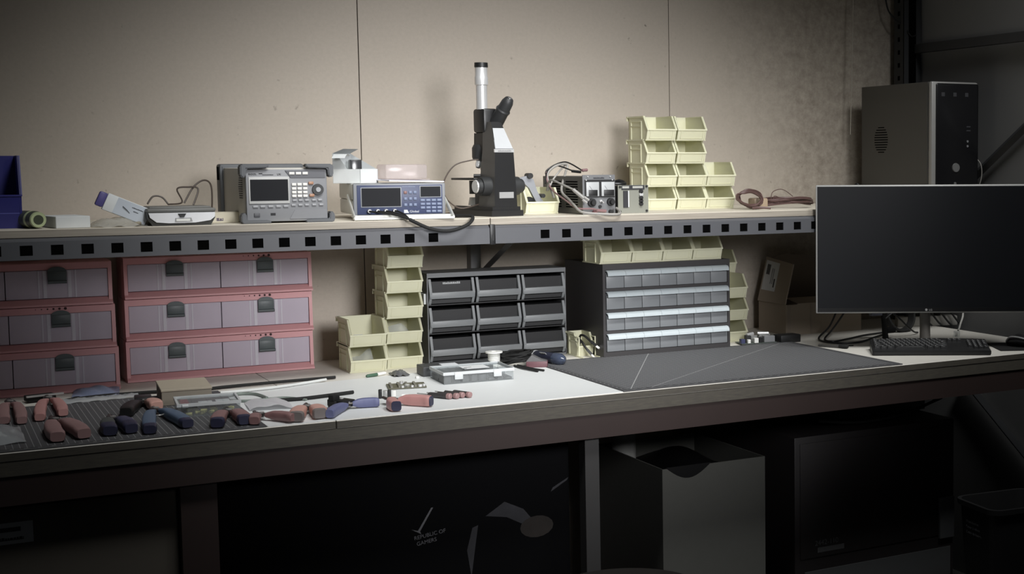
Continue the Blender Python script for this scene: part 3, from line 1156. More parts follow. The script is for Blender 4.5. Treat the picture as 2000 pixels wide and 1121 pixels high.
# bail handle: flat grille bar on the shelf, arms up to the case sides
BAIL = mat('off_white_case', '#d9d9d4')
b = MB()
for s in (-1, 1):
    b.loft([(s * .126, .06, .06), (s * .127, -.03, .022), (s * .127, -.074, .005)], [(.003, .008), (.003, .009), (.003, .006)], 8, up=(0, 0, 1))
b.box(-.129, .129, -.078, -.05, .001, .0075, bev=.002)
b.box(-.129, .129, -.05, -.022, .008, .0125, M=Matrix.Translation((0, 0, 0)))
b.box(-.129, .129, -.052, -.046, .001, .0125)
b.mi = 1
for k in range(3):
    for x0, x1 in ((-.116, -.005), (.072, .112)):
        b.box(x0, x1, -.046 + .007 * k, -.043 + .007 * k, .0125, .0129)
for k in range(14):
    b.box(-.001 + .0052 * k, .002 + .0052 * k, -.046, -.03, .0125, .0129)
b.build('bail_handle', [BAIL, mat('grille_shadow_grey', '#6c6c68', .7)], t)

b = MB()
def loc2w(x, y, z, c=(1.108, -.505, ST), a=R(-7)):
    return (c[0] + x * math.cos(a) - y * math.sin(a), c[1] + x * math.sin(a) + y * math.cos(a), c[2] + z)
ends = [loc2w(qu(u, 865)[0], -.02, qu(u, 865)[1]) for u in (545, 655, 765, 880)]
join = Vector((1.10, -.612, 1.335))
for e in ends:
    b.tube([e, Vector(e) + Vector((.004, -.012, -.001)), Vector(e).lerp(join, .6) + Vector((0, -.006, .004)), join], .0026, 8)
b.tube([join, (1.15, -.625, 1.31), (1.2, -.632, 1.303), (1.25, -.63, 1.318), (1.275, -.6, 1.337), (1.268, -.55, 1.3385), (1.24, -.49, 1.337), (1.255, -.42, 1.337)], .0047, 8)
tag(b.build('probe_lead', MATTE), 'black probe lead bundle drooping over the shelf edge from the blue-faced instrument', 'cable')

# opened white carton on the instrument
t = thing('carton', 'small opened white carton with raised lid on the blue-faced instrument', 'box', (1.021, -.40, 1.4279), R(42))
b = MB()
a = .042
CARDI = mat('grey_card_inside', '#8d8f90', .8)
b.box(-a, a, -a, -a + .0012, 0, .038)
b.box(-a, a, a - .0012, a, 0, .038)
b.box(-a, -a + .0012, -a, a, 0, .038)
b.box(a - .0012, a, -a, a, 0, .038)
b.box(-a, a, -a, a, 0, .001)
b.build('tray', CARD_W, t)
b = MB()
b.box(-a, a, a - .0012, a, .038, .08)
b.poly([(-a, a, .08), (a, a, .08), (a - .006, a - .03, .092), (-a + .006, a - .03, .092)])
b.poly([(a, a, .08), (a, a, .038), (a, -a + .004, .038)])
b.poly([(-a, a, .08), (-a, a, .038), (-a, a - .045, .038), (-a, a - .02, .07)])
b.build('lid', mat('grey_card_lid', '#c3c7c8', .8), t)
b = MB()
b.sheet(4, 6, lambda u, v: (-a - .002 - .02 * v - .004 * v * v, a - .055 + .04 * u, .058 + .02 * math.sin(math.pi * (.25 + .6 * v))))
b.build('tuck_flap', CARD_W, t)
b = MB()
b.box(-.018, .012, -.01, .018, .001, .062, bev=.003)
tag(b.build('small_device', mat('dark_glossy_part', '#3a3a3c', .2), None, (1.026, -.395, 1.4292)), 'small dark glossy part standing inside the opened white carton', 'device')

b = MB()
b.sheet(10, 6, lambda u, v: (1.082 + .15 * u - .012 * v, -.5 + .15 * v, 1.4292 + .004 * (1 - u) + .003 * v))
r = bmesh.ops.extrude_face_region(b.bm, geom=b.bm.faces[:])
bmesh.ops.translate(b.bm, vec=(0, 0, .003), verts=[v for v in r['geom'] if isinstance(v, bmesh.types.BMVert)])
tag(b.build('paper_stack', mat('lilac_white_paper', '#d7d5de', .7)), 'thin stack of white paper on the right of the blue-faced instrument', 'paper')
b = MB()
b.box(1.085, 1.2, -.46, -.37, 1.438, 1.478, bev=.006)
b.box(1.082, 1.205, -.464, -.366, 1.4365, 1.4385)
tag(b.build('blister_pack', mat('clear_pinkish_film', '#e6dfe0', .15, trans=.78)), 'clear plastic blister pack standing on the paper beside the white carton', 'packaging')

# ------------------------------------------------------------------ microscope (stage towards +y, back of the arm towards the room)
t = thing('microscope', 'black trinocular microscope with tall chrome tube', 'microscope', (1.398, -.44, ST), R(10))
BLK = mat('black_enamel', '#1c1c1d', 0.42)
CHR = mat('arm_grey_side', '#4c4b49', 0.4)
b = MB()
b.prism([(-.05, -.066), (.05, -.066), (.055, .02), (.045, .17), (.02, .185), (.02, .06), (-.02, .06), (-.02, .185), (-.045, .17), (-.055, .02)], 0, .016, 'z')
b.prism([(-.044, -.06), (.044, -.06), (.046, .02), (.038, .165), (.022, .178), (.022, .055), (-.022, .055), (-.022, .178), (-.038, .165), (-.046, .02)], .016, .026, 'z')
b.build('base', BLK, t)
# arm: side profile (y, z), tapering in width
b = MB()
def arm_sec(z):
    return z
secs = [(.026, -.058, .01, .036), (.09, -.056, .006, .0335), (.175, -.054, -.004, .0295), (.185, -.053, -.006, .029), (.245, -.022, .01, .018), (.262, -.012, .03, .016)]
rows = []
for z, y0, y1, hw in secs:
    rows.append([b.bm.verts.new(p) for p in ((-hw, y0, z), (hw, y0, z), (hw, y1 + .02, z), (-hw, y1 + .02, z))])
for i, (a_, c_) in enumerate(zip(rows, rows[1:])):
    for k in range(4):
        l = (k + 1) % 4
        f = b.bm.faces.new((a_[k], a_[l], c_[l], c_[k]))
        f.material_index = 1 if k in (1, 3) else 0
b.bm.faces.new(rows[0][::-1])
b.bm.faces.new(rows[-1])
b.build('arm', [BLK, CHR], t)
b = MB()
b.prism([(-.0545, .177), (-.0535, .186), (-.05, .186), (-.05, .177)], -.031, .031, 'x')
b.build('silver_band', mat('satin_silver', '#c9c9c9', .35, .4), t)
marks('maker_lettering', mat('grey_band_print', '#8f8f90', .6), t, -.02, -.0551, .1795, .042, .0035, 10)
b = MB()
v = [(-.0278, -.0533, .187), (.0278, -.0533, .187), (.0175, -.0228, .2445), (-.0175, -.0228, .2445)]
b.poly([(p[0], p[1] - .001, p[2]) for p in v])
b.poly([(p[0], p[1] + .001, p[2]) for p in v][::-1])
b.build('light_panel', mat('pale_arm_panel', '#b4b6b8', .4), t)
b = MB()
b.box(-.021, .024, -.0595, -.057, .05, .067)
b.build('name_plate', mat('silver_plate', '#a9a9a9', .4, .3), t)
# head
b = MB()
b.box(-.024, .024, .012, .075, .232, .3, bev=.008)
b.prism([(.0, .232), (.075, .232), (.078, .185), (.045, .165), (.012, .2)], -.02, .02, 'x')
b.build('head', BLK, t)
b = MB()
b.lathe([(.029, .158), (.031, .165), (.031, .19), (.026, .2)], 28, Matrix.Translation((0, .062, 0)))
b.build('nosepiece', DARK, t)
for ang, ln in ((60, .045), (200, .028), (300, .03)):
    d = Vector((math.cos(R(ang)) * .5, math.sin(R(ang)) * .5, -1)).normalized()
    p0 = Vector((math.cos(R(ang)) * .012, .062 + math.sin(R(ang)) * .012, .16))
    b = MB()
    b.loft([p0, p0 + d * ln * .7, p0 + d * ln], [(.0095, .0095), (.0095, .0095), (.006, .006)], 16)
    b.build('objective', CHROME, t)
b = MB()
b.lathe([(.0155, .298), (.0155, .365), (.0185, .367), (.0185, .388), (.0172, .39), (.0172, .415)], 28, Matrix.Translation((-.01, .045, 0)))
b.build('camera_tube', CHROME, t)
b = MB()
b.lathe([(.0178, .415), (.019, .4165), (.0185, .4285), (.012, .429)], 28, Matrix.Translation((-.01, .045, 0)))
b.build('tube_cap', BLACK, t)
for sx in (1,):
    p0 = Vector((.012, .02, .25)); d = Vector((.18, -.62, .8)).normalized()
    b = MB()
    b.loft([p0 - d * .005, p0 + d * .05, p0 + d * .058, p0 + d * .062], [(.021, .021), (.019, .019), (.021, .021), (.019, .019)], 24)
    b.build('eyepiece_tube', DARK, t)
    b = MB()
    b.loft([p0 + d * .062, p0 + d * .085, p0 + d * .097, p0 + d * .1], [(.018, .018), (.0165, .0165), (.012, .012), (.008, .008)], 24)
    e = b.build('eyepiece', DARK, t)
    b = MB()
    b.loft([p0 + d * .1001, p0 + d * .101], [(.006, .006), (.0055, .0055)], 20)
    b.build('lens', mat('lens_ring', '#9a9a9a', .2, .6), e)
b = MB()
b.box(-.055, .055, .02, .15, .1, .106, bev=.001)
b.build('stage', BLK, t)
b = MB()
b.box(-.03, .03, .02, .06, .03, .1)
b.cyl((0, .1, .06), (0, .1, .098), .022, n=24)
b.build('substage', DARK, t)
b = MB()
b.cyl((0, .1, .028), (0, .1, .05), .026, .022, n=24)
b.build('lamp_housing', STEEL, t)
for s in (-1, 1):
    b = MB()
    b.cyl((s * .03, -.02, .083), (s * .06, -.02, .083), .027, .026, 28)
    b.cyl((s * .06, -.02, .083), (s * .072, -.02, .083), .021, .02, 28)
    k = b.build('focus_knob', DARK, t)
    b = MB()
    b.cyl((s * .072, -.02, .083), (s * .075, -.02, .083), .0185, .017, 24)
    b.build('knob_cap', CHROME if s < 0 else DARK, k)
b = MB()
b.loft([(.034, .02, .112), (.06, .03, .114)], [(.005, .005)] * 2, 8)
b.loft([(-.034, .02, .112), (-.05, .03, .112)], [(.005, .005)] * 2, 8)
b.build('stage_clip', BLACK, t)
b = MB()
b.tube([(1.358, -.42, 1.49), (1.335, -.42, 1.488), (1.29, -.42, 1.475), (1.262, -.42, 1.44), (1.255, -.42, 1.405), (1.27, -.42, 1.375), (1.305, -.42, 1.355), (1.352, -.435, 1.366)], .0021, 6)
b.tube([(1.23, -.32, 1.336), (1.28, -.32, 1.3365), (1.34, -.25, 1.3365)], .003, 6)
tag(b.build('lamp_cord', mat('dark_brown_cord', '#4a4039')), 'thin dark cord looping out on the left of the microscope', 'cable')

# ------------------------------------------------------------------ yellow bin holding a clamp
put_bin('yellow bin holding a grey clamp, between the microscope and the power supply', (1.557, -.263, ST), 0, None)
t = thing('clamp', 'grey clamp arm with black knobs sticking out of the yellow bin', 'clamp', (1.557, -.345, ST + .006))
def cu(u, v):
    return ((u - 370) / 7.4 * .00158, .012 + (570 - v) / 7.4 * .00155)
b = MB()
b.prism([cu(*q) for q in ((100, 165), (240, 130), (330, 180), (380, 340), (420, 420), (490, 520), (490, 560), (400, 560), (330, 430), (265, 300), (200, 240), (130, 210))], -.006, .006, 'y')
b.build('clamp_arm', mat('grey_clamp_metal', '#8f9196', .4, .3), t)
for (u, v, r_) in ((268, 130, .008), (450, 410, .006)):
    x, z = cu(u, v)
    b = MB()
    b.cyl((x, -.018, z), (x, .012, z), r_, n=16)
    b.build('knob', BLACK, t)
b = MB()
x, z = cu(270, 490)
b.ball((x, .0, z), .018, (1, .5, .8))
b.build('rubber_foot', MATTE, t)

# ------------------------------------------------------------------ bench power supply
t = thing('power_supply', 'dark grey bench power supply with two needle meters and knobs', 'power supply', (1.6795, -.52, ST))
PS = mat('grey_psu_panel', '#68696b', 0.45, var=.03)
PSB = mat('dark_psu_case', '#4a4a49', 0.5)
b = MB()
b.box(-.0485, .0485, .003, .3, .001, .108, bev=.001, seg=1)
b.mi = 1
for k in range(11):
    for y0, y1 in ((.04, .125), (.16, .25)):
        b.box(-.0492, -.0484, y0, y1, .018 + .0073 * k, .0212 + .0073 * k)
b.build('case', [PSB, HOLE], t)
b = MB()
b.box(-.0505, .0505, 0, .003, 0, .1125)
b.build('front_panel', PS, t)
def su(u, v):
    return ((u - 1178) / 470 * .101, .1125 - (v - 165) / 570 * .1125)
def srect(b, u0, v0, u1, v1, y0, y1, bev=0):
    x0, z1 = su(u0, v0)
    x1, z0 = su(u1, v1)
    b.box(x0, x1, y0, y1, z0, z1, bev=bev)
b = MB()
srect(b, 970, 235, 1405, 490, -.002, 0)
b.build('meter_surround', BLACK, t)
for u0, u1, i in ((985, 1170, 0), (1205, 1395, 1)):
    b = MB()
    srect(b, u0, 268, u1, 475, -.006, -.002, .001)
    mt_ = b.build('needle_meter', mat('meter_face', '#a5a7a8', .4), t)
    b = MB()
    srect(b, u0 + 32, 382, u1 - 8 - 18 * (1 - i), 470, -.008, -.006, .001)
    b.build('meter_cover', BLACK, mt_)
    b = MB()
    x0, z0 = su(u0 + 95, 400)
    x1, z1 = su(u0 + 45, 325)
    b.loft([(x0, -.0064, z0), (x1, -.0064, z1)], [(.0005, .0003)] * 2, 4)
    b.build('needle', INKDARK, mt_)
for (u, v, r_) in ((1065, 565, .0125), (1340, 560, .0115)):
    x, z = su(u, v)
    b = MB()
    b.cyl((x, 0, z), (x, -.009, z), r_, r_ * .95, 24)
    b.cyl((x, -.009, z), (x, -.02, z), r_ * .6, r_ * .55, 24)
    b.build('knob', BLACK, t)
x, z = su(1200, 545)
b = MB()
b.cyl((x, 0, z), (x, -.004, z), .004, n=12)
b.loft([(x, -.004, z), (x + .003, -.014, z - .004)], [(.0015, .0015), (.0022, .0022)], 8)
b.build('toggle_switch', CHROME, t)
x, z = su(1185, 625)
b = MB()
b.cyl((x, 0, z), (x, -.005, z), .0045, n=14)
b.build('indicator', BLACK, t)
for (u, mt_) in ((1100, mat('red_post', '#7d5055', .4)), (1215, STEEL), (1335, BLACK)):
    x, z = su(u, 700)
    b = MB()
    b.cyl((x, 0, z), (x, -.014, z), .0055, n=14)
    b.build('binding_post', mt_, t)
marks('model_lettering', INKDARK, t, -.017, -.0005, .1015, .034, .004, 11)
for (u, v) in ((1015, 190), (1340, 190), (990, 240), (1370, 240)):
    x, z = su(u, v)
    b = MB()
    b.cyl((x, 0, z), (x, -.0035, z), .0018, n=10)
    b.build('screw', CHROME, t)

RED = mat('red_lead', '#7f6364', .45)
LG = mat('light_grey_lead', '#94918c', .45)
b = MB()
b.tube([(1.60, -.38, 1.378), (1.588, -.37, 1.42), (1.59, -.36, 1.45), (1.617, -.36, 1.472), (1.655, -.35, 1.475), (1.645, -.36, 1.45), (1.615, -.4, 1.40), (1.612, -.46, 1.375), (1.598, -.53, 1.36), (1.60, -.58, 1.342), (1.65, -.60, 1.336), (1.70, -.605, 1.3345), (1.72, -.57, 1.342), (1.722, -.545, 1.35)], .0035, 8)
b.tube([(1.59, -.36, 1.40), (1.605, -.36, 1.43), (1.63, -.35, 1.455), (1.655, -.34, 1.475)], .0028, 8)
tag(b.build('mains_cable', LG), 'light grey mains cord looping in front of the power supply', 'cable')
b = MB()
b.loft([(1.595, -.53, 1.405), (1.622, -.54, 1.38)], [(.006, .005), (.007, .006)], 8)
b.loft([(1.622, -.54, 1.38), (1.634, -.545, 1.37)], [(.0012, .0035)] * 2, 4, M=Matrix.Translation((.003, 0, .003)))
b.loft([(1.622, -.54, 1.38), (1.634, -.545, 1.37)], [(.0012, .0035)] * 2, 4, M=Matrix.Translation((-.003, 0, -.004)))
b.tube([(1.595, -.53, 1.405), (1.58, -.48, 1.42), (1.572, -.42, 1.43), (1.578, -.38, 1.40)], .003, 6)
tag(b.build('mains_plug', mat('grey_plug', '#8a8884', .45)), 'grey mains plug with metal prongs hanging beside the power supply', 'plug')
b = MB()
b.tube([(1.60, -.36, 1.42), (1.583, -.36, 1.45), (1.6, -.36, 1.468), (1.64, -.35, 1.482), (1.665, -.35, 1.478), (1.685, -.40, 1.455)], .0022, 6)
b.tube([(1.573, -.38, 1.42), (1.588, -.36, 1.455), (1.62, -.35, 1.472), (1.65, -.4, 1.457)], .0022, 6)
b.loft([(1.648, -.40, 1.456), (1.668, -.42, 1.453)], [(.004, .004)] * 2, 8)
tag(b.build('test_lead', BLACK), 'black test leads arching over the power supply', 'cable')
b = MB()
b.tube([(1.585, -.36, 1.455), (1.583, -.37, 1.43), (1.592, -.39, 1.40), (1.598, -.48, 1.37), (1.602, -.54, 1.352), (1.64, -.56, 1.350), (1.66, -.55, 1.345)], .0024, 6)
b.loft([(1.655, -.55, 1.345), (1.69, -.54, 1.342)], [(.004, .004), (.005, .005)], 8)
b.loft([(1.672, -.42, 1.458), (1.69, -.415, 1.459)], [(.004, .004), (.0045, .0045)], 8)
tag(b.build('test_lead', RED), 'red test lead plugged into the front of the power supply', 'cable')

# small panel instrument
t = thing('panel_meter', 'small square grey-green panel instrument with dark slots right of the power supply', 'measuring instrument', (1.7975, -.5, ST))
b = MB()
b.box(-.0465, .0465, .003, .12, .002, .079)
b.build('case', DARK, t)
b = MB()
b.box(-.049, .049, 0, .003, 0, .0815)
b.build('front_panel', mat('grey_green_panel', '#7c7d74', .5, var=.04), t)
def mu(u, v):
    return ((u - 1678) / 430 * .098, .0815 - (v - 315) / 415 * .0815)
def mrect(b, u0, v0, u1, v1, y0, y1, bev=0):
    x0, z1 = mu(u0, v0)
    x1, z0 = mu(u1, v1)
    b.box(x0, x1, y0, y1, z0, z1, bev=bev)
b = MB()
mrect(b, 1512, 318, 1835, 383, -.002, 0)
hd = b.build('header_strip', INKDARK, t)
for u0, u1 in ((1520, 1615), (1665, 1810)):
    b = MB()
    mrect(b, u0, 330, u1, 362, -.0026, -.002)
    b.build('header_label', mat('grey_label', '#9d9d98', .6), hd)
b = MB()
mrect(b, 1535, 398, 1600, 648, -.002, 0)
sl = b.build('slider_slot', INKDARK, t)
b = MB()
mrect(b, 1602, 398, 1615, 640, -.002, 0)
b.build('slot_edge', INKLIGHT, t)
for v in (410, 455, 505, 550, 595):
    x, z = mu(1783, v)
    b = MB()
    b.cyl((x, 0, z), (x, -.006, z), .006, n=12)
    b.build('selector_button', CHROME if v == 455 else BLACK, t)
for (u, v) in ((1490, 340), (1865, 335), (1490, 705), (1865, 700)):
    x, z = mu(u, v)
    b = MB()
    b.cyl((x, 0, z), (x, -.003, z), .0035, n=10)
    b.build('screw', BLACK, t)
b = MB()
b.tube([(1.745, -.39, 1.417), (1.77, -.4, 1.43), (1.785, -.38, 1.42), (1.80, -.40, 1.426), (1.81, -.42, 1.4185), (1.79, -.43, 1.418), (1.76, -.42, 1.419)], .0048, 8)
tag(b.build('cable_bundle', BLACK), 'short black cable bundle lying on the small panel instrument', 'cable')

# coiled leads at the right of the shelf
BR = mat('dark_maroon_lead', '#5a4340', .5)
b = MB()
rnd = random.Random(3)
for k in range(7):
    pts = []
    for a_ in range(10):
        an = 2 * math.pi * a_ / 10
        pts.append((2.225 + .006 * k + .032 * math.cos(an) + rnd.uniform(-.004, .004), -.44 + .05 * math.sin(an) + .008 * k, ST + .033 + .024 * math.sin(an + .6) * (.8 + .05 * k) + rnd.uniform(-.003, .003)))
    b.tube(pts, .0027, 6, closed=True, sub=4)
b.tube([(2.19, -.52, ST + .006), (2.21, -.535, ST + .008), (2.24, -.545, ST + .006)], .0042, 6)
tag(b.build('test_lead_coil', BR), 'coiled dark maroon test leads on the shelf right of the yellow bins', 'cable')
b = MB()
b.box(2.252, 2.302, -.43, -.385, ST, ST + .034, bev=.006)
tag(b.build('power_adapter', mat('tan_adapter', '#a08d78', .5)), 'tan power adapter block lying in the coiled maroon leads', 'adapter')
b = MB()
for k in range(6):
    rnd = random.Random(20 + k)
    pts = []
    for a_ in range(9):
        an = 2 * math.pi * a_ / 9
        pts.append((2.395 + .085 * math.cos(an) + rnd.uniform(-.01, .01), -.39 + .045 * math.sin(an) + rnd.uniform(-.01, .01), ST + .006 + .004 * k * .8 + .009 * abs(math.sin(an)) + rnd.uniform(0, .004)))
    b.tube(pts, .0026, 6, closed=True, sub=4)
b.tube([(2.33, -.4, ST + .02), (2.36, -.36, ST + .05), (2.41, -.34, ST + .058), (2.45, -.34, ST + .035)], .0012, 6)
b.tube([(2.34, -.4, ST + .015), (2.36, -.37, ST + .037), (2.39, -.36, ST + .03), (2.42, -.36, ST + .015)], .0015, 6)
tag(b.build('test_lead_coil', BR), 'loose flat bundle of maroon leads on the shelf beside the monitor', 'cable')

# ------------------------------------------------------------------ desktop computer on the shelf
t = thing('desktop_computer', 'dark grey tower computer with black front standing on the right end of the shelf', 'computer', (2.99, -.5, ST))
PCS = mat('dark_pc_steel', '#4b4a47', .5, var=.03)
b = MB()
b.box(-.0985, .0985, .016, .4, 0, .41, bev=.001, seg=1)
b.box(-.0995, -.0985, .02, .395, .0, .372)
b.mi = 1
for k in range(4):
    for j in range(24):
        b.box(-.1, -.0994, .05 + j * .012, .057 + j * .012, .012 + .011 * k, .015 + .011 * k)
for k in range(11):
    w = .04 * math.sin(math.acos(max(-1, min(1, (k - 5) / 5.6))))
    b.box(-.1, -.0994, .28 - w, .28 + w, .178 + .0085 * k, .181 + .0085 * k)
b.build('case', [PCS, HOLE], t)
b = MB()
b.box(-.0985, .0985, -.004, .016, 0, .411, bev=.006)
b.build('front_bezel', mat('silver_pc_trim', '#9a9997', .4, .2), t)
b = MB()
b.box(-.082, .096, -.009, -.002, .002, .405, bev=.006)
fp = b.build('front_panel', mat('glossy_black', '#18181a', .25), t)
for x in (-.055, -.005, .045):
    b = MB()
    b.box(x - .007, x + .007, -.0096, -.009, .362, .375)
    b.build('drive_mark', mat('faint_grey_mark', '#3d3d40', .5), fp)
b = MB()
b.cyl((.0, -.009, .125), (.0, -.0125, .125), .0155, .0145, 28)
b.build('power_button', mat('silver_button', '#8d8d8d', .35, .5), fp)
b = MB()
b.cyl((-.003, -.009, .072), (-.003, -.011, .072), .005, n=16)
b.build('reset_button', mat('silver_button', '#8d8d8d'), fp)
for z in (.213, .197):
    b = MB()
    b.cyl((.05, -.009, z), (.05, -.0102, z), .004, n=14)
    b.build('audio_socket', GREYMET, fp)
for z in (.26, .247):
    b = MB()
    b.box(.045, .062, -.0098, -.009, z, z + .004)
    b.build('usb_port', mat('faint_grey_mark', '#3d3d40'), fp)
for x in (-.069, -.053):
    b = MB()
    b.cyl((x, -.009, .048), (x, -.0096, .048), .0085, n=18)
    b.build('sticker', mat('grey_sticker', '#77777a', .4), fp)
b = MB()
b.tube([(2.872, -.12, 1.39), (2.862, -.11, 1.40), (2.852, -.1, 1.375), (2.852, -.1, 1.345), (2.87, -.08, 1.338)], .005, 8)
tag(b.build('computer_cable', BLACK), 'black cable curling out behind the tower computer', 'cable')
b = MB()
b.tube([(3.0925, -.47, 1.50), (3.105, -.5, 1.47), (3.108, -.5, 1.42), (3.1, -.48, 1.37), (3.1, -.45, 1.337)], .0018, 6)
tag(b.build('headset_cable', LG), 'thin pale cable hanging on the right side of the tower computer', 'cable')
# ------------------------------------------------------------------ hand tools on the bench
PK = mat('pink_red_grip', '#bd8d89', 0.5, var=.05)
PK2 = mat('salmon_grip', '#c89c91', 0.5, var=.05)
PK3 = mat('dusky_pink_grip', '#9a7a79', 0.55, var=.05)
NV = mat('navy_grip', '#41435c', 0.5, var=.05)
NVD = mat('dark_navy_tip', '#303148', 0.5, var=.05)
BG = mat('blue_grey_grip', '#55677d', 0.5, var=.05)
GG = mat('grey_grip', '#4b4e4d', 0.6, var=.05)
MAR = mat('maroon_grip', '#8b6a69', 0.5, var=.05)
LIL = mat('blue_violet_grip', '#686c90', 0.5, var=.05)
JAW = mat('dark_tool_steel', '#4a4644', 0.4, 0.5)

def pliers(label, pv, t1, t2, z, grip, tip=None, rh=.0145, rv=.0105, jaw=.055, jw=.009, bow=.008, spring=False, bz=.9003, tipfrac=.72, crimp=False, name='pliers', cat='pliers'):
    base = Vector((pv[0], pv[1], 0))
    t = thing(name, label, cat, (pv[0], pv[1], z))
    T = [Vector((q[0], q[1], 0)) - base for q in (t1, t2)]
    mid = (T[0].normalized() + T[1].normalized()).normalized()
    ax = -mid                                             # jaw direction
    side = Vector((-ax.y, ax.x, 0))
    zc = rv + .0005
    for k in range(2):
        d = T[k]
        L = d.length
        sgn = 1 if d.dot(side) > T[1 - k].dot(side) else -1
        out = side * sgn
        start = out * .004 - ax * .004
        pts = [start + d * .06, start + d * .2 + out * bow * .7, d * .45 + out * bow, d * .75 + out * bow * .6, d * .93, d]
        rad = [(.0055, .0045), (rh * .75, rv * .9), (rh, rv), (rh, rv), (rh * .95, rv * .95), (rh * .82, rv * .8)]
        P = [Vector((p.x, p.y, zc)) for p in pts]
        n = 16
        S = smooth(P, 4)
        rr = []
        for i in range(len(S)):
            f = min(i / 4, len(rad) - 1 - 1e-6)
            a = int(f)
            w = f - a
            rr.append((rad[a][0] * (1 - w) + rad[a + 1][0] * w, rad[a][1] * (1 - w) + rad[a + 1][1] * w))
        cut = int(len(S) * tipfrac)
        b = MB()
        # flattened section: superellipse-like 8-gon bevel keeps the chunky look
        b.loft(S[:cut + 1] if tip else S, rr[:cut + 1] if tip else rr, n, up=(0, 0, 1), sq=.55)
        h = b.build('handle', grip[k] if isinstance(grip, tuple) else grip, t)
        if tip:
            b = MB()
            b.loft(S[cut:], [(a * 1.02, c * 1.02) for a, c in rr[cut:]], n, up=(0, 0, 1), sq=.55)
            b.build('grip_tip', tip, h)
        # jaw continues across the pivot to the other side
        b = MB()
        j0 = start + d * .1
        j1 = -out * .003 + ax * .004
        j2 = -out * (jw * .75) + ax * (jaw * .45)
        j3 = -out * .0025 + ax * jaw
        Q = [Vector((p.x, p.y, zc + (.0016 if k else -.0016))) for p in (j0, j1, j2, j3)]
        b.loft(smooth(Q, 3), [(.0045 + .0035 * math.sin(math.pi * min(1, i / 7)), .0035) for i in range(10)], 8, up=(0, 0, 1))
        b.build('jaw', JAW, t)
    b = MB()
    b.cyl((0, 0, zc - .006), (0, 0, zc + .0065), .0065, n=16)
    b.build('pivot', STEEL, t)
    if spring:
        b = MB()
        b.tube([Vector((p.x, p.y, zc)) for p in (T[0] * .3 , (T[0] + T[1]) * .17, T[1] * .3)], .0016, 6)
        b.build('spring', STEEL, t)
    if crimp:
        b = MB()
        c = ax * .02
        M_ = Matrix.Translation((c.x, c.y, zc)) @ Matrix.Rotation(math.atan2(ax.y, ax.x), 4, 'Z')
        b.box(-.026, .032, -.019, .019, -.007, .01, M=M_, bev=.003)
        b.build('crimp_head', BLACK, t)
    return t

MZ, SZ = .9037, .9017          # on a mat, on the white sheet
pliers('pliers with dull pink handles lying at the far left edge of the bench', (.1786, -.43), (.1524, -.69), (.1862, -.71), MZ, PK3, None, .0125, .010, .05)
pliers('pliers with reddish pink handles in front of the left pink organizer stack', (.2618, -.42), (.2225, -.69), (.2737, -.65), MZ, PK, None, .0125, .010, .05)
pliers('pliers with thick dusky pink handles near the front edge of the left cutting mat', (.2489, -.77), (.2349, -.985), (.2864, -.975), MZ, PK3, None, .0165, .0125, .05)
pliers('pliers with grey and navy handles, second tool from left along the front edge', (.3593, -.815), (.3357, -.97), (.3788, -.965), MZ, (GG, NV), NVD, .0155, .012, .045, tipfrac=.55)
pliers('crimping pliers with pink grips and one black handle beside the beige box', (.4492, -.60), (.3935, -.74), (.4666, -.69), MZ, (BLACK, PK2), None, .016, .012, .04, crimp=True)
pliers('wire strippers with blue grey handles and navy tips on the left cutting mat', (.4584, -.735), (.4101, -.995), (.4915, -.965), MZ, BG, NVD, .0145, .011, .03, spring=True)
pliers('red pliers with navy tips standing before the clear case of yellow connectors', (.5949, -.86), (.5447, -1.0), (.6042, -.995), MZ, MAR, NVD, .0155, .012, .045, tipfrac=.75)
pliers('maroon handled cutters spread open where the dark mat meets the white sheet', (.6508, -.935), (.622, -1.005), (.7045, -1.012), MZ, MAR, None, .0125, .0105, .04, crimp=False)
pliers('pliers with salmon handles and grey tips near the front edge of the white sheet', (.7621, -.9), (.7097, -1.012), (.7666, -1.0), SZ, PK2, mat('grey_grip_tip', '#77706e', .5), .017, .013, .045, tipfrac=.8)
pliers('crimping tool with blue violet handles spread wide and black head on the white sheet', (.8548, -.895), (.785, -1.005), (.925, -.905), SZ, LIL, None, .011, .0115, .045, crimp=True, name='crimping_tool', cat='crimping tool')
pliers('pliers with pink red handles and navy edging, rightmost pliers on the white sheet', (.9605, -.905), (.9393, -1.0), (1.0322, -.975), SZ, PK, NVD, .013, .0135, .04, tipfrac=.86)

# black stripping head of the blue violet tool
t = thing('wire_stripper_head', 'black toothed stripper block resting behind the blue violet crimping tool', 'tool', (.843, -.868, SZ), R(28))
b = MB()
b.box(-.026, .018, -.012, .012, 0, .02, bev=.002)
b.box(-.026, -.006, -.008, .01, .02, .034, bev=.002)
b.build('block', MATTE, t)
b = MB()
for k in range(9):
    b.box(-.024 + .0045 * k, -.0215 + .0045 * k, -.0135, -.0115, .004, .018)
b.build('teeth', DARK, t)
b = MB()
b.cyl((.004, -.002, .019), (.004, -.002, .0235), .005, n=14)
b.build('screw', CHROME, t)

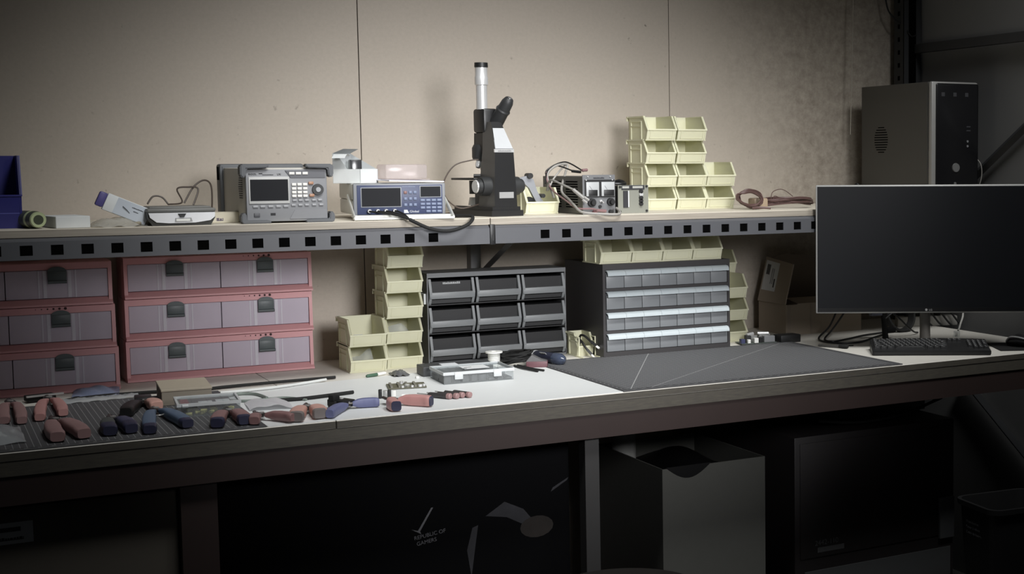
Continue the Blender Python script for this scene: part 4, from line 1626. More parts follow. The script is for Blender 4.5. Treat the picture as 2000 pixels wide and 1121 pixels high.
# four small screwdrivers
sd = [((1.1023, -.8855), (1.1028, -.8211)), ((1.1125, -.9013), (1.1163, -.7921)), ((1.1312, -.877), (1.1239, -.7971)), ((1.1467, -.8964), (1.1391, -.8071))]
lab = ['leftmost of four small red capped screwdrivers lying together on the white sheet', 'second from left of the four small red capped screwdrivers',
       'third from left of the four small red capped screwdrivers', 'rightmost of four small red capped screwdrivers lying together on the white sheet']
offs = [0, .005, .0, .004]
for k, (a, c) in enumerate(sd):
    x, y = 1.1 + .0165 * k, -.885 - .006 * (k % 2)
    t = thing('screwdriver', lab[k], 'screwdriver', (x, y, SZ + .0075), R(8 - 5 * k + 24), 'small precision screwdrivers on the white sheet')
    b = MB()
    b.loft([(0, 0, 0), (0, .03, 0), (0, .055, 0), (0, .06, 0)], [(.0072, .0072), (.0065, .0065), (.006, .006), (.0035, .0035)], 14)
    b.build('handle', mat('dark_screwdriver_grip', '#3b3838', .5), t)
    b = MB()
    b.loft([(0, -.0005, 0), (0, -.009, 0), (0, -.0115, 0)], [(.0074, .0074), (.0074, .0074), (.005, .005)], 14)
    b.build('end_cap', PK3, t)
    b = MB()
    b.loft([(0, .06, 0), (0, .095, 0)], [(.0014, .0014)] * 2, 8)
    b.build('shaft', STEEL, t)

# little connector blocks
t = thing('connector_block', 'small upright black and silver connector block behind the rightmost pliers', 'connector', (.98, -.79, SZ), R(-20))
for k, (m_, w, h) in enumerate(((BLACK, .008, .022), (STEEL, .01, .019), (BLACK, .008, .021), (WHITE, .009, .019))):
    b = MB()
    b.box(-.022 + .011 * k, -.022 + .011 * k + w, -.006, .006, 0, h, bev=.0008)
    b.build('terminal', m_, t)
b = MB()
b.cyl((.012, -.012, .005), (.026, -.02, .005), .004, n=10)
tag(b.build('capacitor', WHITE, None, (1.0, -.79, SZ)), 'tiny white cylindrical part beside the small connector block', 'component')

# circuit board
t = thing('circuit_board', 'olive grey circuit board with silver parts lying flat on the white sheet', 'circuit board', (1.073, -.635, SZ), R(-12))
b = MB()
b.box(-.048, .048, -.042, .042, .001, .0035)
b.build('board', mat('olive_circuit_board', '#5d5b4c', .5, var=.2, scale=160), t)
for k in range(4):
    b = MB()
    b.box(-.042 + .02 * k, -.036 + .02 * k, -.035, .038, .0035, .0075)
    b.build('socket_strip', mat('board_grey_part', '#77756c', .5), t)
for (x, y, r_, h) in ((.0, -.022, .007, .006), (-.012, -.038, .004, .005), (.012, -.038, .004, .005), (.032, -.036, .0055, .006), (.042, -.03, .004, .006), (-.01, .03, .005, .007)):
    b = MB()
    b.cyl((x, y, .0035), (x, y, .0035 + h), r_, n=14)
    b.build('component', CHROME, t)

# pen, grey bag, bead
t = thing('marker_pen', 'short green and white marker pen in front of the yellow bins', 'pen', (1.058, -.407, .9003 + .005), R(28))
b = MB()
b.loft([(-.034, 0, 0), (-.03, 0, 0), (.004, 0, 0)], [(.003, .003), (.0048, .0048), (.0048, .0048)], 14)
b.build('cap', mat('dark_green_cap', '#43604e', .5), t)
b = MB()
b.loft([(.004, 0, 0), (.03, 0, 0), (.036, 0, 0)], [(.0044, .0044), (.0044, .0044), (.003, .003)], 14)
b.build('barrel', WHITE, t)
b = MB()
b.sheet(10, 8, lambda u, v: (1.094 + .044 * u, -.46 + .06 * v, .9015 + .012 * math.sin(math.pi * u) * math.sin(math.pi * v) + .003 * math.sin(15 * u + 7 * v) + .003))
tag(b.build('antistatic_bag', mat('antistatic_film', '#6d6e70', .25, .3)), 'small crumpled grey antistatic bag in front of the yellow bins', 'bag')
b = MB()
b.box(1.136, 1.144, -.517, -.507, SZ, SZ + .006, bev=.001)
tag(b.build('bead', WHITE), 'tiny white plastic cap on the white sheet left of the clear organizer', 'component')

# clear organiser box
t = thing('organizer_box', 'clear plastic compartment box of dark parts on the white sheet', 'organizer box', (1.262, -.60, SZ), R(-3))
CB = mat('clear_box_plastic', '#e6e9ea', .25, trans=.9)
FR = mat('frosted_box_edge', '#e2e5e6', .35, transl=.3)
b = MB()
w, d, h = .094, .068, .028
b.box(-w, w, -d, -d + .0015, 0, h)
b.box(-w, w, d - .0015, d, 0, h)
b.box(-w, -w + .0015, -d, d, 0, h)
b.box(w - .0015, w, -d, d, 0, h)
b.box(-w, w, -d, d, 0, .0015)
b.build('tray', CB, t)
b = MB()
for k in range(1, 8):
    x = -w + k * 2 * w / 8
    b.box(x - .0007, x + .0007, -d + .002, d - .002, .002, h - .002)
b.box(-w + .002, w - .002, -.001, .001, .002, h - .002)
b.build('divider', CB, t)
b = MB()
b.box(-w - .001, w + .001, -d - .001, d + .001, h, h + .0035, bev=.001, seg=1)
b.build('lid', CB, t)
b = MB()
for (x0, x1, y0, y1) in ((-w - .002, w + .002, -d - .002, -d), (-w - .002, w + .002, d, d + .002), (-w - .002, -w, -d, d), (w, w + .002, -d, d)):
    b.box(x0, x1, y0, y1, h - .004, h + .004)
b.build('lid_rim', FR, t)
for x in (-.055, .05):
    b = MB()
    b.box(x - .011, x + .011, -d - .004, -d - .001, h - .016, h + .003, bev=.001)
    b.build('catch', FR, t)
b = MB()
b.box(-.028, .04, -.03, .03, h + .0036, h + .0042)
lb = b.build('paper_label', mat('white_label', '#d5d7d8', .7), t)
marks('label_print', INKDARK, lb, -.022, h + .0042, -.006, .02, .006, 12, 'z')
b = MB()
b.box(-.03, -.02, -.028, -.02, h + .0043, h + .0045)
b.build('label_mark', INKDARK, lb)
for k in range(8):
    for j in (0, 1):
        x0 = -w + k * 2 * w / 8 + .003
        hh = (.02, .021, .02, .019, .018, .007, .008, .006)[k] * (1 if j == 0 else .8)
        b = MB()
        y0 = -d + .003 if j == 0 else .003
        b.box(x0, x0 + 2 * w / 8 - .006, y0, y0 + d - .008, .0018, .0018 + hh, bev=.002)
        tag_o = b.build('packed_parts', mat('dark_small_parts', '#4a4b4c', .6, var=.5, scale=300), t)
# dark box behind it
t = thing('component_box', 'flat black box with small label behind the clear compartment box', 'box', (1.268, -.475, SZ), R(-4))
b = MB()
b.box(-.105, .09, -.03, .045, 0, .026, bev=.0015, seg=1)
b.build('carton', mat('black_card', '#3c3d3f', .5, var=.2, scale=60), t)
b = MB()
b.box(-.05, -.005, -.015, .02, .0262, .0267)
b.build('label', INKLIGHT, t)

# wire spool
t = thing('wire_spool', 'white plastic spool of thin wire standing in front of the grey cabinet', 'spool', (1.404, -.385, .9003))
b = MB()
b.lathe([(.0, 0), (.024, 0), (.024, .003), (.0165, .004), (.0165, .036), (.0245, .037), (.0245, .041), (.008, .0415), (.007, .039), (0, .039)], 32)
b.build('reel', WHITE, t)
b = MB()
for k in range(9):
    b.lathe([(.0166, .0055 + .0034 * k), (.0178, .0072 + .0034 * k), (.0166, .0088 + .0034 * k)], 28)
b.build('wire', mat('pale_wire', '#cfd0cc', .4), t)

# black cable bundle, red pouch, torch
b = MB()
rnd = random.Random(9)
for k in range(9):
    pts = []
    for a_ in range(9):
        an = 2 * math.pi * a_ / 9
        pts.append((1.465 + .038 * math.cos(an) + rnd.uniform(-.008, .008), -.40 + .05 * math.sin(an) + rnd.uniform(-.01, .01), .904 + .003 * k + .012 * (1 + math.cos(an + .5)) * .5 + rnd.uniform(0, .004)))
    b.tube(pts, .0031, 6, closed=True, sub=4)
b.tube([(1.44, -.45, .905), (1.44, -.52, .906), (1.455, -.59, .905)], .003, 6)
b.tube([(1.45, -.45, .905), (1.46, -.53, .905), (1.475, -.585, .905)], .003, 6)
tag(b.build('cable_bundle', MATTE), 'tangled bundle of black cable in front of the grey drawer cabinet', 'cable')
t = thing('hard_case', 'small grey and maroon case beside the black cable bundle', 'case', (1.495, -.485, SZ), R(-24))
b = MB()
b.box(-.03, .03, -.018, .018, 0, .017, bev=.002)
b.build('lower_shell', mat('maroon_case', '#65444a', .5), t)
b = MB()
b.prism([(-.03, .017), (.028, .017), (.012, .0215), (-.014, .035)], -.016, .016, 'y')
b.build('upper_shell', mat('grey_case', '#636263', .5), t)

t = thing('flashlight', 'dark blue cylindrical flashlight with rounded shiny head lying by the large mat', 'flashlight', (1.545, -.42, .9003 + .0175))
a = Vector((.036, -.145, 0)).normalized()
b = MB()
b.loft([-a * .045, -a * .04, a * .05], [(.012, .012), (.0155, .0155), (.0165, .0165)], 28)
b.build('body', mat('navy_body', '#2a2c3c', .4), t)
b = MB()
b.loft([a * .05, a * .055, a * .075, a * .088, a * .094], [(.0172, .0172), (.0176, .0176), (.0172, .0172), (.012, .012), (.004, .004)], 28)
b.build('head', mat('blue_glossy_head', '#3f4759', .15, coat=.6), t)
b = MB()
b.loft([-a * .047, -a * .043], [(.0162, .0162)] * 2, 28)
b.build('end_ring', CHROME, t)
b = MB()
sd_ = Vector((-a.y, a.x, 0))
n = (Vector((-.5, -.9, 0)).normalized() * .6 + Vector((0, 0, .5))).normalized()
for k in range(1):
    c = a * .01
    b.box(-.014, .014, -.0055, .0055, .0, .0006, M=Matrix.Translation(c + Vector((-.0118, -.003, .0118))) @ Matrix.Rotation(math.atan2(a.y, a.x), 4, 'Z') @ Matrix.Rotation(R(-45), 4, 'X'))
b.build('label', WHITE, t)

# ------------------------------------------------------------------ left part of the bench
t = thing('parts_box', 'flat closed beige cardboard box on the bench in front of the pink organizers', 'box', (.549, -.535, .9037), R(-4))
b = MB()
b.box(-.056, .056, -.09, .08, 0, .034, bev=.001, seg=1)
b.build('tray', mat('dark_beige_card', '#8b8377', .8), t)
b = MB()
b.box(-.0572, .0572, -.0912, .0812, .0335, .039, bev=.001, seg=1)
b.build('lid', mat('beige_card', '#aca291', .8), t)

t = thing('connector_case', 'clear hinged case of yellow wire connectors on the left cutting mat', 'organizer box', (.5665, -.755, .9037), R(-5))
b = MB()
w, d, h = .067, .06, .026
for (x0, x1, y0, y1) in ((-w, w, -d, -d + .0015), (-w, w, d - .0015, d), (-w, -w + .0015, -d, d), (w - .0015, w, -d, d), (-.0007, .0007, -d, d), (-.034, -.0327, -d, d), (.033, .0343, -d, d)):
    b.box(x0, x1, y0, y1, 0, h)
b.box(-w, w, -d, d, 0, .0015)
b.build('tray', CB, t)
b = MB()
b.box(-w, w, -d, d, h, h + .003)
b.build('lid', CB, t)
b = MB()
for (x0, x1, y0, y1) in ((-w - .002, w + .002, -d - .002, -d + .003), (-w - .002, w + .002, d - .003, d + .002), (-w - .002, -w + .003, -d + .003, d - .003), (w - .003, w + .002, -d + .003, d - .003)):
    b.box(x0, x1, y0, y1, h - .002, h + .005)
b.build('lid_rim', FR, t)
for x in (-w, -w + .01):
    b = MB()
    b.cyl((x - .001, -d - .004 if x > -w else d, h), (x + .012, -d - .004 if x > -w else d, h), .004, n=12)
    b.build('hinge', FR, t)
b = MB()
b.box(-.058, .05, -.045, .045, h - .003, h - .001)
ins = b.build('paper_insert', mat('dark_red_insert', '#5b5658', .7), t)
b = MB()
b.box(-.058, -.04, -.045, .045, h - .001, h - .0006)
b.build('red_stripe', mat('red_stripe', '#8a4248', .7), ins)
for (x0, x1, y0, y1) in ((-.02, .01, -.03, .0), (.018, .048, -.03, .01)):
    b = MB()
    b.box(x0, x1, y0, y1, h - .001, h - .0006)
    b.build('white_field', mat('white_label', '#d5d7d8'), ins)
YC = mat('yellow_connector', '#cfcb86', .5)
rnd = random.Random(5)
for k in range(16):
    x, y = rnd.uniform(-.058, .058), rnd.uniform(-.052, .0)
    if min(abs(x), abs(x + .0333), abs(x - .0336)) < .006:
        x += .009
    an = rnd.uniform(0, math.pi)
    b = MB()
    z0_ = .0055 + rnd.choice((0, .004))
    b.loft([(x - .007 * math.cos(an), y - .007 * math.sin(an) * .6, z0_), (x + .007 * math.cos(an), y + .007 * math.sin(an) * .6, z0_ + .001)], [(.0042, .0042), (.003, .003)], 10)
    tag(b.build('wire_connector', YC, None, None), 'small yellow wire connector inside the clear hinged case', 'connector', 'yellow wire connectors in the clear case')
    o = bpy.data.objects['wire_connector' if k == 0 else 'wire_connector.%03d' % k]
    o.location = (.5665, -.755, .9037)
    o.rotation_euler = (0, 0, R(-5))

# black and white tubes, grey cable
b = MB()
b.tube([(.2976, -.405, .905), (.384, -.378, .905), (.4954, -.385, .905), (.5918, -.415, .905), (.6692, -.404, .9055), (.7964, -.406, .907), (.9527, -.393, .9055)], .0042, 8)
tag(b.build('heat_shrink_tube', MATTE), 'long black tube running along the front of the pink organizers', 'tube')
b = MB()
b.tube([(.64, -.5, .9062), (.726, -.497, .9062), (.8055, -.478, .9062), (.92, -.425, .906)], .0037, 8)
tag(b.build('plastic_tube', mat('white_tube', '#d6d8d6', .4)), 'long white tube lying next to the long black tube', 'tube')
b = MB()
b.tube([(.739, -.704, .9067), (.8041, -.709, .9067), (.9246, -.6797, .9067)], .0045, 8)
tag(b.build('heat_shrink_tube', MATTE), 'shorter black tube lying across the middle of the white sheet', 'tube')
b = MB()
b.tube([(.6403, -.6304, .905), (.669, -.66, .905), (.7175, -.66, .905), (.7651, -.667, .905), (.80, -.72, .904)], .0035, 8)
b.tube([(.64, -.5622, .906), (.6799, -.545, .906), (.7125, -.5683, .9055), (.7241, -.64, .905)], .0037, 8)
tag(b.build('grey_cable', mat('grey_green_cable', '#77807a', .5)), 'grey green cable curving beside the clear case and the paper bag', 'cable')

b = MB()
b.sheet(12, 10, lambda u, v: (.652 + .095 * u + .012 * v, -.80 + .13 * v - .02 * u, .9045 + .017 * (1 - (2 * u - 1) ** 2) * (.5 + .5 * v) * (1 - .6 * v) + .002 * math.sin(12 * u + 5 * v)))
tag(b.build('plastic_bag', mat('white_film_bag', '#dadadd', .35, transl=.25)), 'flat white plastic bag lying on the sheet beside the clear connector case', 'bag')
b = MB()
b.sheet(14, 10, lambda u, v: (.315 + .105 * u + .02 * v, -.37 + .16 * v - .02 * u, .9035 + .012 * math.sin(math.pi * u) * math.sin(math.pi * v) + .0025 * math.sin(14 * u + 9 * v) + .002))
tag(b.build('plastic_bag', mat('blue_film_bag', '#7f8aa6', .35, var=.25, scale=60)), 'crumpled bluish plastic bag against the pink organizers', 'bag')
b = MB()
b.sheet(14, 8, lambda u, v: (.27 + .19 * u, -.46 + .055 * v + .02 * u, .9042 + .007 * math.sin(math.pi * v) * (1 - .4 * u) + .0025 * math.sin(30 * u + 8 * v)))
tag(b.build('plastic_bag', mat('clear_crinkled_film', '#c9cdd0', .2, trans=.45)), 'crinkled clear plastic bag along the long black tube at left', 'bag')
t = thing('parts_bag', 'clear bag of small white plastic parts at the left front corner', 'bag', (.1, -.83, .9037))
b = MB()
b.sheet(14, 10, lambda u, v: (-.12 + .2 * u, -.12 + .2 * v, .001 + .03 * max(0, math.sin(math.pi * u)) ** .6 * max(0, math.sin(math.pi * v)) ** .6 + .002 * math.sin(15 * u + 11 * v) + .001))
b.build('bag_film', mat('clear_crinkled_film', '#c9cdd0'), t)
rnd = random.Random(12)
for k in range(18):
    x, y = rnd.uniform(-.08, .06), rnd.uniform(-.075, -.01)
    an = rnd.uniform(0, 3.1)
    b = MB()
    b.loft([(x, y, .008), (x + .012 * math.cos(an), y + .012 * math.sin(an), .013), (x + .02 * math.cos(an + .6), y + .02 * math.sin(an + .6), .009)], [(.0042, .004), (.003, .003), (.0045, .004)], 8)
    o = b.build('plastic_clip', WHITE)
    o.location = (.1, -.83, .9037)
    tag(o, 'small white plastic clip inside the clear bag at the left front corner', 'clip', 'white plastic clips in the clear bag')
t = thing('scraper', 'black headed tool with pale blade behind the reddish pink pliers', 'tool', (.245, -.36, .9037), R(14))
b = MB()
b.box(-.03, .035, -.012, .02, 0, .014, bev=.002)
b.build('head', MATTE, t)
b = MB()
b.box(-.035, .05, -.02, -.013, .012, .016)
b.build('blade', mat('pale_blade', '#b5b3b2', .35, .3), t)
# ------------------------------------------------------------------ cardboard boxes at the right
CARD = mat('brown_cardboard', '#a39687', .85, var=.06, scale=12)
CARDD = mat('brown_cardboard_inside', '#7d7165', .85, var=.06, scale=12)
t = thing('cardboard_box', 'open brown cardboard box with labelled side flap raised, left of the monitor', 'cardboard box', (2.474, -.255, .9003), R(-2))
bw, bd, bh = .30, .19, .102
b = MB()
b.box(0, bw, 0, .003, 0, bh)
b.box(0, .003, .003, bd, 0, bh)
b.box(bw - .003, bw, .003, bd, 0, bh)
b.box(0, bw, bd - .003, bd, 0, bh)
b.box(.003, bw - .003, .003, bd - .003, 0, .003)
b.build('carton', CARD, t)
b = MB()
b.prism([(.0, bh), (.085, bh + .012), (.085, bh + .015), (.0, bh + .003)], .045, bw, 'x')
b.build('front_flap', mat('cardboard_flap_top', '#a4978a', .85), t)
b = MB()
fd = Vector((.036, 0, .145))
c = [Vector((.0, .0, bh)), Vector((.0, bd, bh)), Vector((.0, bd, bh)) + fd * 1.04, Vector((.0, .0, bh)) + fd * .93]
nn = (c[1] - c[0]).cross(c[3] - c[0]).normalized()
for sgn in (1,):
    A = [b.bm.verts.new(p) for p in c]
    B2 = [b.bm.verts.new(p + nn * -.004) for p in c]
    b.bm.faces.new(A)
    b.bm.faces.new(B2[::-1])
    for i in range(4):
        j = (i + 1) % 4
        b.bm.faces.new((A[j], A[i], B2[i], B2[j]))
bmesh.ops.recalc_face_normals(b.bm, faces=b.bm.faces[:])
b.build('side_flap', CARD, t)
def onflap(u, v, off):
    p = c[0].lerp(c[1], u).lerp(c[3].lerp(c[2], u), v)
    n_ = nn if nn.x < 0 else -nn
    return p + n_ * (off + (.004 if nn.x > 0 else 0))
def flapquad(u0, u1, v0, v1, off, nm, m_, parent):
    b = MB()
    q = [onflap(u0, v0, off), onflap(u1, v0, off), onflap(u1, v1, off), onflap(u0, v1, off)]
    b.poly(q)
    r = bmesh.ops.extrude_face_region(b.bm, geom=b.bm.faces[:])
    n_ = nn if nn.x < 0 else -nn
    bmesh.ops.translate(b.bm, vec=n_ * .0004, verts=[v for v in r['geom'] if isinstance(v, bmesh.types.BMVert)])
    bmesh.ops.recalc_face_normals(b.bm, faces=b.bm.faces[:])
    return b.build(nm, m_, parent)
lb = flapquad(.46, .95, .26, .93, .0003, 'shipping_label', mat('white_label', '#d5d7d8'), t)
for k in range(8):
    flapquad(.76 + .016 * k, .768 + .016 * k, .62, .85, .0008, 'barcode_bar', INKDARK, lb)
flapquad(.52, .56, .35, .55, .0008, 'label_print', INKDARK, lb)
flapquad(.60, .62, .42, .78, .0008, 'label_print', mat('grey_print', '#77787a', .7), lb)
flapquad(.66, .68, .42, .78, .0008, 'label_print', mat('grey_print', '#77787a'), lb)
b = MB()
b.prism([(.0, bh), (bw, bh), (bw - .01, .235), (.11, .262), (.05, .25)], bd - .002, bd + .001, 'y')
b.build('rear_flap', CARDD, t)
b = MB()
b.box(.005, .018, -.0008, -.0002, 0, bh)
b.box(.095, .104, -.0008, -.0002, 0, bh)
b.build('packing_tape', mat('brown_tape', '#9b8f82', .4), t)

# development board with connectors, black adapter, stylus
t = thing('development_board', 'small green circuit board crowded with silver and white connectors by the large mat', 'circuit board', (2.285, -.375, .9003), R(-8))
b = MB()
b.box(-.06, .06, -.03, .03, .0025, .005)
b.build('board', mat('dark_green_board', '#4d5550', .5, var=.2, scale=120), t)
for (x0, x1, y0, y1, h, m_, nm) in ((-.062, -.048, -.03, -.012, .014, mat('blue_terminal', '#383c5c', .5), 'terminal'), (-.04, -.03, -.032, -.02, .012, WHITE, 'socket'), (-.018, -.004, -.034, -.02, .016, WHITE, 'socket'),
                                 (.0, .012, -.03, -.01, .018, BLACK, 'relay'), (-.036, -.02, -.008, .012, .022, DARK, 'relay'), (.018, .055, -.028, -.008, .02, GREYMET, 'socket'), (.012, .05, .0, .02, .024, STEEL, 'socket'), (-.016, .006, .0, .02, .02, STEEL, 'shield')):
    b = MB()
    b.box(x0, x1, y0, y1, .005, .005 + h, bev=.001, seg=1)
    b.build(nm, m_, t)
b = MB()
b.cyl((-.03, .005, .027), (-.005, .012, .03), .006, n=14)
b.cyl((.01, .01, .031), (.045, .002, .03), .0055, n=14)
b.build('capacitor', CHROME, t)
b = MB()
b.box(2.35, 2.425, -.425, -.375, .9003, .9253, bev=.003)
tag(b.build('power_adapter', BLACK), 'black rectangular power adapter beside the small circuit board', 'adapter')
t = thing('stylus', 'short dark grey rubber ended stylus lying right of the large mat', 'stylus', (2.43, -.60, .9003 + .006), R(-62))
b = MB()
b.loft([(-.05, 0, -.002), (-.02, .002, -.003), (.01, 0, -.002), (.025, 0, 0)], [(.003, .003), (.0035, .0035), (.004, .004), (.006, .006)], 12)
b.build('shaft', mat('dark_grey_rubber', '#4b4a48', .6), t)
b = MB()
b.loft([(.025, 0, 0), (.05, -.002, .001), (.056, -.002, .001)], [(.0065, .006), (.0085, .007), (.006, .005)], 14)
b.build('tip', MATTE, t)
b = MB()
b.box(-.012, .012, -.002, .002, 0, .003)
tag(b.build('pen_cap', MATTE, None, (2.497, -.598, .9003), R(-20)), 'tiny black pen cap on the bench beside the keyboard', 'cap')

# ------------------------------------------------------------------ monitor
mon = thing('monitor', 'large black monitor with thin silver frame at the right end of the bench', 'monitor', (2.676, -.752, .9003), R(-31.6))
b = MB()
b.box(-.342, .346, -.055, -.04, .113, .508, bev=.004)
fr = b.build('frame', mat('silver_monitor_frame', '#b3b3b1', .35, .3), mon)
b = MB()
b.box(-.3365, .3405, -.0565, -.0545, .118, .503)
b.build('screen', mat('monitor_screen', '#17181b', .3), fr)
b = MB()
b.box(-.3365, .3405, -.0575, -.0563, .118, .130)
bz = b.build('lower_bezel', mat('monitor_bezel', '#101012', .4), fr)
text('LG', .0085, 'maker_lettering', mat('grey_logo', '#9b9b9b', .5), bz, (.006, -.0577, .1205))
b = MB()
b.cyl((-.002, -.0574, .1237), (-.002, -.0579, .1237), .0038, n=18)
b.build('maker_emblem', mat('grey_logo', '#9b9b9b'), bz)
b = MB()
b.box(-.23, .24, -.04, -.018, .18, .43, bev=.01)
b.build('rear_shell', mat('dark_plastic', '#2c2d2e'), mon)
b = MB()
b.loft([(0, 0, .004), (0, 0, .23)], [(.0265, .0165)] * 2, 20)
b.build('stand_post', mat('grey_stand', '#77736e', .5), mon)
b = MB()
b.box(-.12, .12, -.03, .15, 0, .006, bev=.002)
b.build('stand_base', mat('white_stand_base', '#c9c5bd', .5), mon)

# ------------------------------------------------------------------ keyboard
kb = thing('keyboard', 'black full-size keyboard on the bench in front of the monitor', 'keyboard', (2.577, -.916, .9003), R(-31.9))
kw, kd = .178, .142
b = MB()
def kz(y):
    return .013 + .019 * (y / kd)
n = 16
bot = [(-kw, 0), (kw, 0), (kw, kd), (-kw, kd)]
out = []
for k in range(n + 1):
    out.append((-kw + 2 * kw * k / n, kd + .013 * math.sin(math.pi * k / n)))
ring = [(-kw + .004, 0)] + [(kw - .004, 0), (kw, .004)] + out[::-1] + [(-kw, .004)]
T = [b.bm.verts.new((x, y, kz(y))) for x, y in ring]
B_ = [b.bm.verts.new((x, y, .001)) for x, y in ring]
b.bm.faces.new(T)
b.bm.faces.new(B_[::-1])
for i in range(len(ring)):
    j = (i + 1) % len(ring)
    b.bm.faces.new((T[i], B_[i], B_[j], T[j]))
bmesh.ops.recalc_face_normals(b.bm, faces=b.bm.faces[:])
bmesh.ops.bevel(b.bm, geom=b.bm.edges[:], offset=.002, segments=2, affect='EDGES')
b.build('case', mat('keyboard_case', '#222223', .4), kb)
KEYM = mat('keyboard_key', '#2b2b2c', .45)
KEYP = mat('key_print', '#8d8d8d', .6)
proto = {}
def key(x, y, w, d_=.0145):
    k_ = (round(w, 4), round(d_, 4))
    if k_ not in proto:
        b = MB()
        r = bmesh.ops.create_cube(b.bm, size=1)
        for v in r['verts']:
            s = .84 if v.co.z > 0 else 1
            v.co = Vector((v.co.x * w * s, v.co.y * d_ * s + (.0008 if v.co.z > 0 else 0), v.co.z * .0075))
        bmesh.ops.bevel(b.bm, geom=b.bm.edges[:], offset=.001, segments=1, affect='EDGES')
        b.mi = 1
        b.box(-w * .28, -w * .28 + .004, d_ * .05, d_ * .27, .0038, .0041)
        o = b.build('key', [KEYM, KEYP], kb)
        proto[k_] = o
    else:
        o = proto[k_].copy()
        COL.objects.link(o)
        o.parent = kb
    o.location = (x, y, kz(y) + .003)
    o.rotation_euler = (math.atan(.019 / kd), 0, 0)
u = .0152
rows_ = [(.118, [(0, 1)] + [(i + 1.6, 1) for i in range(12)]), (.1005, [(i, 1) for i in range(13)] + [(13.4, 1.8)]), (.084, [(.2, 1.4)] + [(i + 1.5, 1) for i in range(12)] + [(13.6, 1.4)]),
         (.0675, [(.3, 1.7)] + [(i + 1.8, 1) for i in range(11)] + [(13.2, 2.2)]), (.051, [(.5, 2.1)] + [(i + 2.2, 1) for i in range(10)] + [(12.8, 3.0)]), (.0345, [(.1, 1.2), (1.4, 1.2), (2.7, 1.2), (6.6, 6.0), (10.6, 1.2), (11.9, 1.2), (13.2, 1.2)])]
for y, ks in rows_:
    for cx_, w in ks:
        key(-kw + .014 + cx_ * u, y, w * u - .0016)
for r_ in range(5):
    for c in range(4):
        if (r_, c) in ((3, 3), (4, 0)):
            continue
        key(kw - .0118 - (3 - c) * u, .1005 - r_ * .0165, u - .0016)
for c in range(3):
    key(.0655 + c * u - .001, .118, u - .0016)
# mouse, mouse pad
b = MB()
b.box(-.07, .13, -.06, .12, 0, .003, bev=.0008)
tag(b.build('mouse_pad', MATTE, None, (2.90, -.93, .9003), R(-25)), 'black mouse pad on the bench right of the keyboard', 'mouse pad')
t = thing('computer_mouse', 'black computer mouse with silver side stripe on the black pad', 'mouse', (2.93, -.925, .9036), R(-60))
b = MB()
n = 12
secs = []
for k in range(n + 1):
    s = k / n
    x = -.055 + .11 * s
    wv = .034 * (math.sin(math.pi * min(1, max(.02, s * .96 + .02))) ** .45)
    hv = .0205 * (math.sin(math.pi * min(1, .06 + s * .9)) ** .55) * (1 - .25 * s)
    secs.append((x, wv, hv))
b.loft([(x, 0, h + .0005) for x, w, h in secs], [(w, h) for x, w, h in secs], 20, up=(0, 0, 1))
b.build('shell', mat('mouse_shell', '#232325', .35), t)
for s in (-1, 1):
    b = MB()
    b.tube([(-.05, s * .018, .018), (-.035, s * .0275, .030), (-.005, s * .0325, .0305), (.025, s * .032, .023), (.042, s * .029, .012)], .0028, 8)
    b.build('side_stripe', mat('silver_stripe', '#a5a5a5', .35, .3), t)

# cables behind the monitor
b = MB()
b.tube([(2.68, -.33, 1.0), (2.62, -.36, .955), (2.56, -.40, .925), (2.50, -.45, .906), (2.50, -.50, .904), (2.58, -.47, .904), (2.68, -.42, .904), (2.78, -.40, .905)], .0033, 8)
b.tube([(2.66, -.30, 1.0), (2.58, -.36, .935), (2.49, -.43, .906), (2.485, -.53, .904), (2.56, -.56, .904), (2.68, -.48, .904), (2.75, -.44, .905)], .0033, 8)
tag(b.build('monitor_cable', BLACK), 'thin black cables looping on the bench below the left of the monitor', 'cable')
b = MB()
for k in range(5):
    pts = []
    for a_ in range(10):
        an = 2 * math.pi * a_ / 10
        pts.append((2.855 + .055 * math.cos(an), -.385 + .02 * math.sin(an) + .007 * k, .965 + .06 * math.sin(an)))
    b.tube(pts, .0045, 8, closed=True, sub=5)
tag(b.build('cable_bundle', MATTE), 'thick black coil of cable hanging behind the monitor stand', 'cable')
t = thing('small_stand', 'small black stand holding a grey plug left of the monitor post', 'stand', (2.70, -.51, .9003))
b = MB()
b.loft([(0, 0, 0), (-.006, 0, .05), (-.014, 0, .1)], [(.012, .01), (.009, .008), (.006, .006)], 12)
b.box(-.002, .035, -.012, .012, .018, .036, bev=.004)
b.build('stand', MATTE, t)
b = MB()
b.box(-.06, -.018, -.008, .01, .078, .095, bev=.002)
b.build('plug', mat('grey_blue_plug', '#6a6c78', .5), t)
b = MB()
b.tube([(.02, .0, .09), (.06, 0, .06), (.1, .01, .03), (.14, .03, .01), (.17, .05, .004)], .003, 6)
b.tube([(-.01, 0, .06), (.03, 0, .085), (.07, 0, .1)], .003, 6)
b.build('lead', BLACK, t)
b = MB()
b.box(-.09, .13, -.02, .02, 0, .035, bev=.004)
o = b.build('power_strip', mat('pale_power_strip', '#a8a59f', .5), None, (3.02, -.28, .9003), R(-20))
tag(o, 'pale power strip with plugs on the bench behind the monitor stand', 'power strip')
for k in range(4):
    b = MB()
    b.loft([(0, 0, .036), (0, -.004, .055), (.006, -.012, .068)], [(.012, .012), (.014, .012), (.009, .008)], 12)
    b.tube([(.006, -.012, .066), (.03, -.03, .06), (.06, -.045, .02), (.075, -.05, .004)], .0035, 6)
    o = b.build('power_plug', MATTE, None, (2.975 + .034 * k, -.262 - .0125 * k, .9003), R(-20))
    tag(o, 'black power plug in the pale power strip behind the monitor stand', 'plug', 'black plugs in the power strip')
t = thing('network_cable', 'white network cable with clear plug hanging down right of the monitor post', 'cable', (2.925, -.60, .9003))
b = MB()
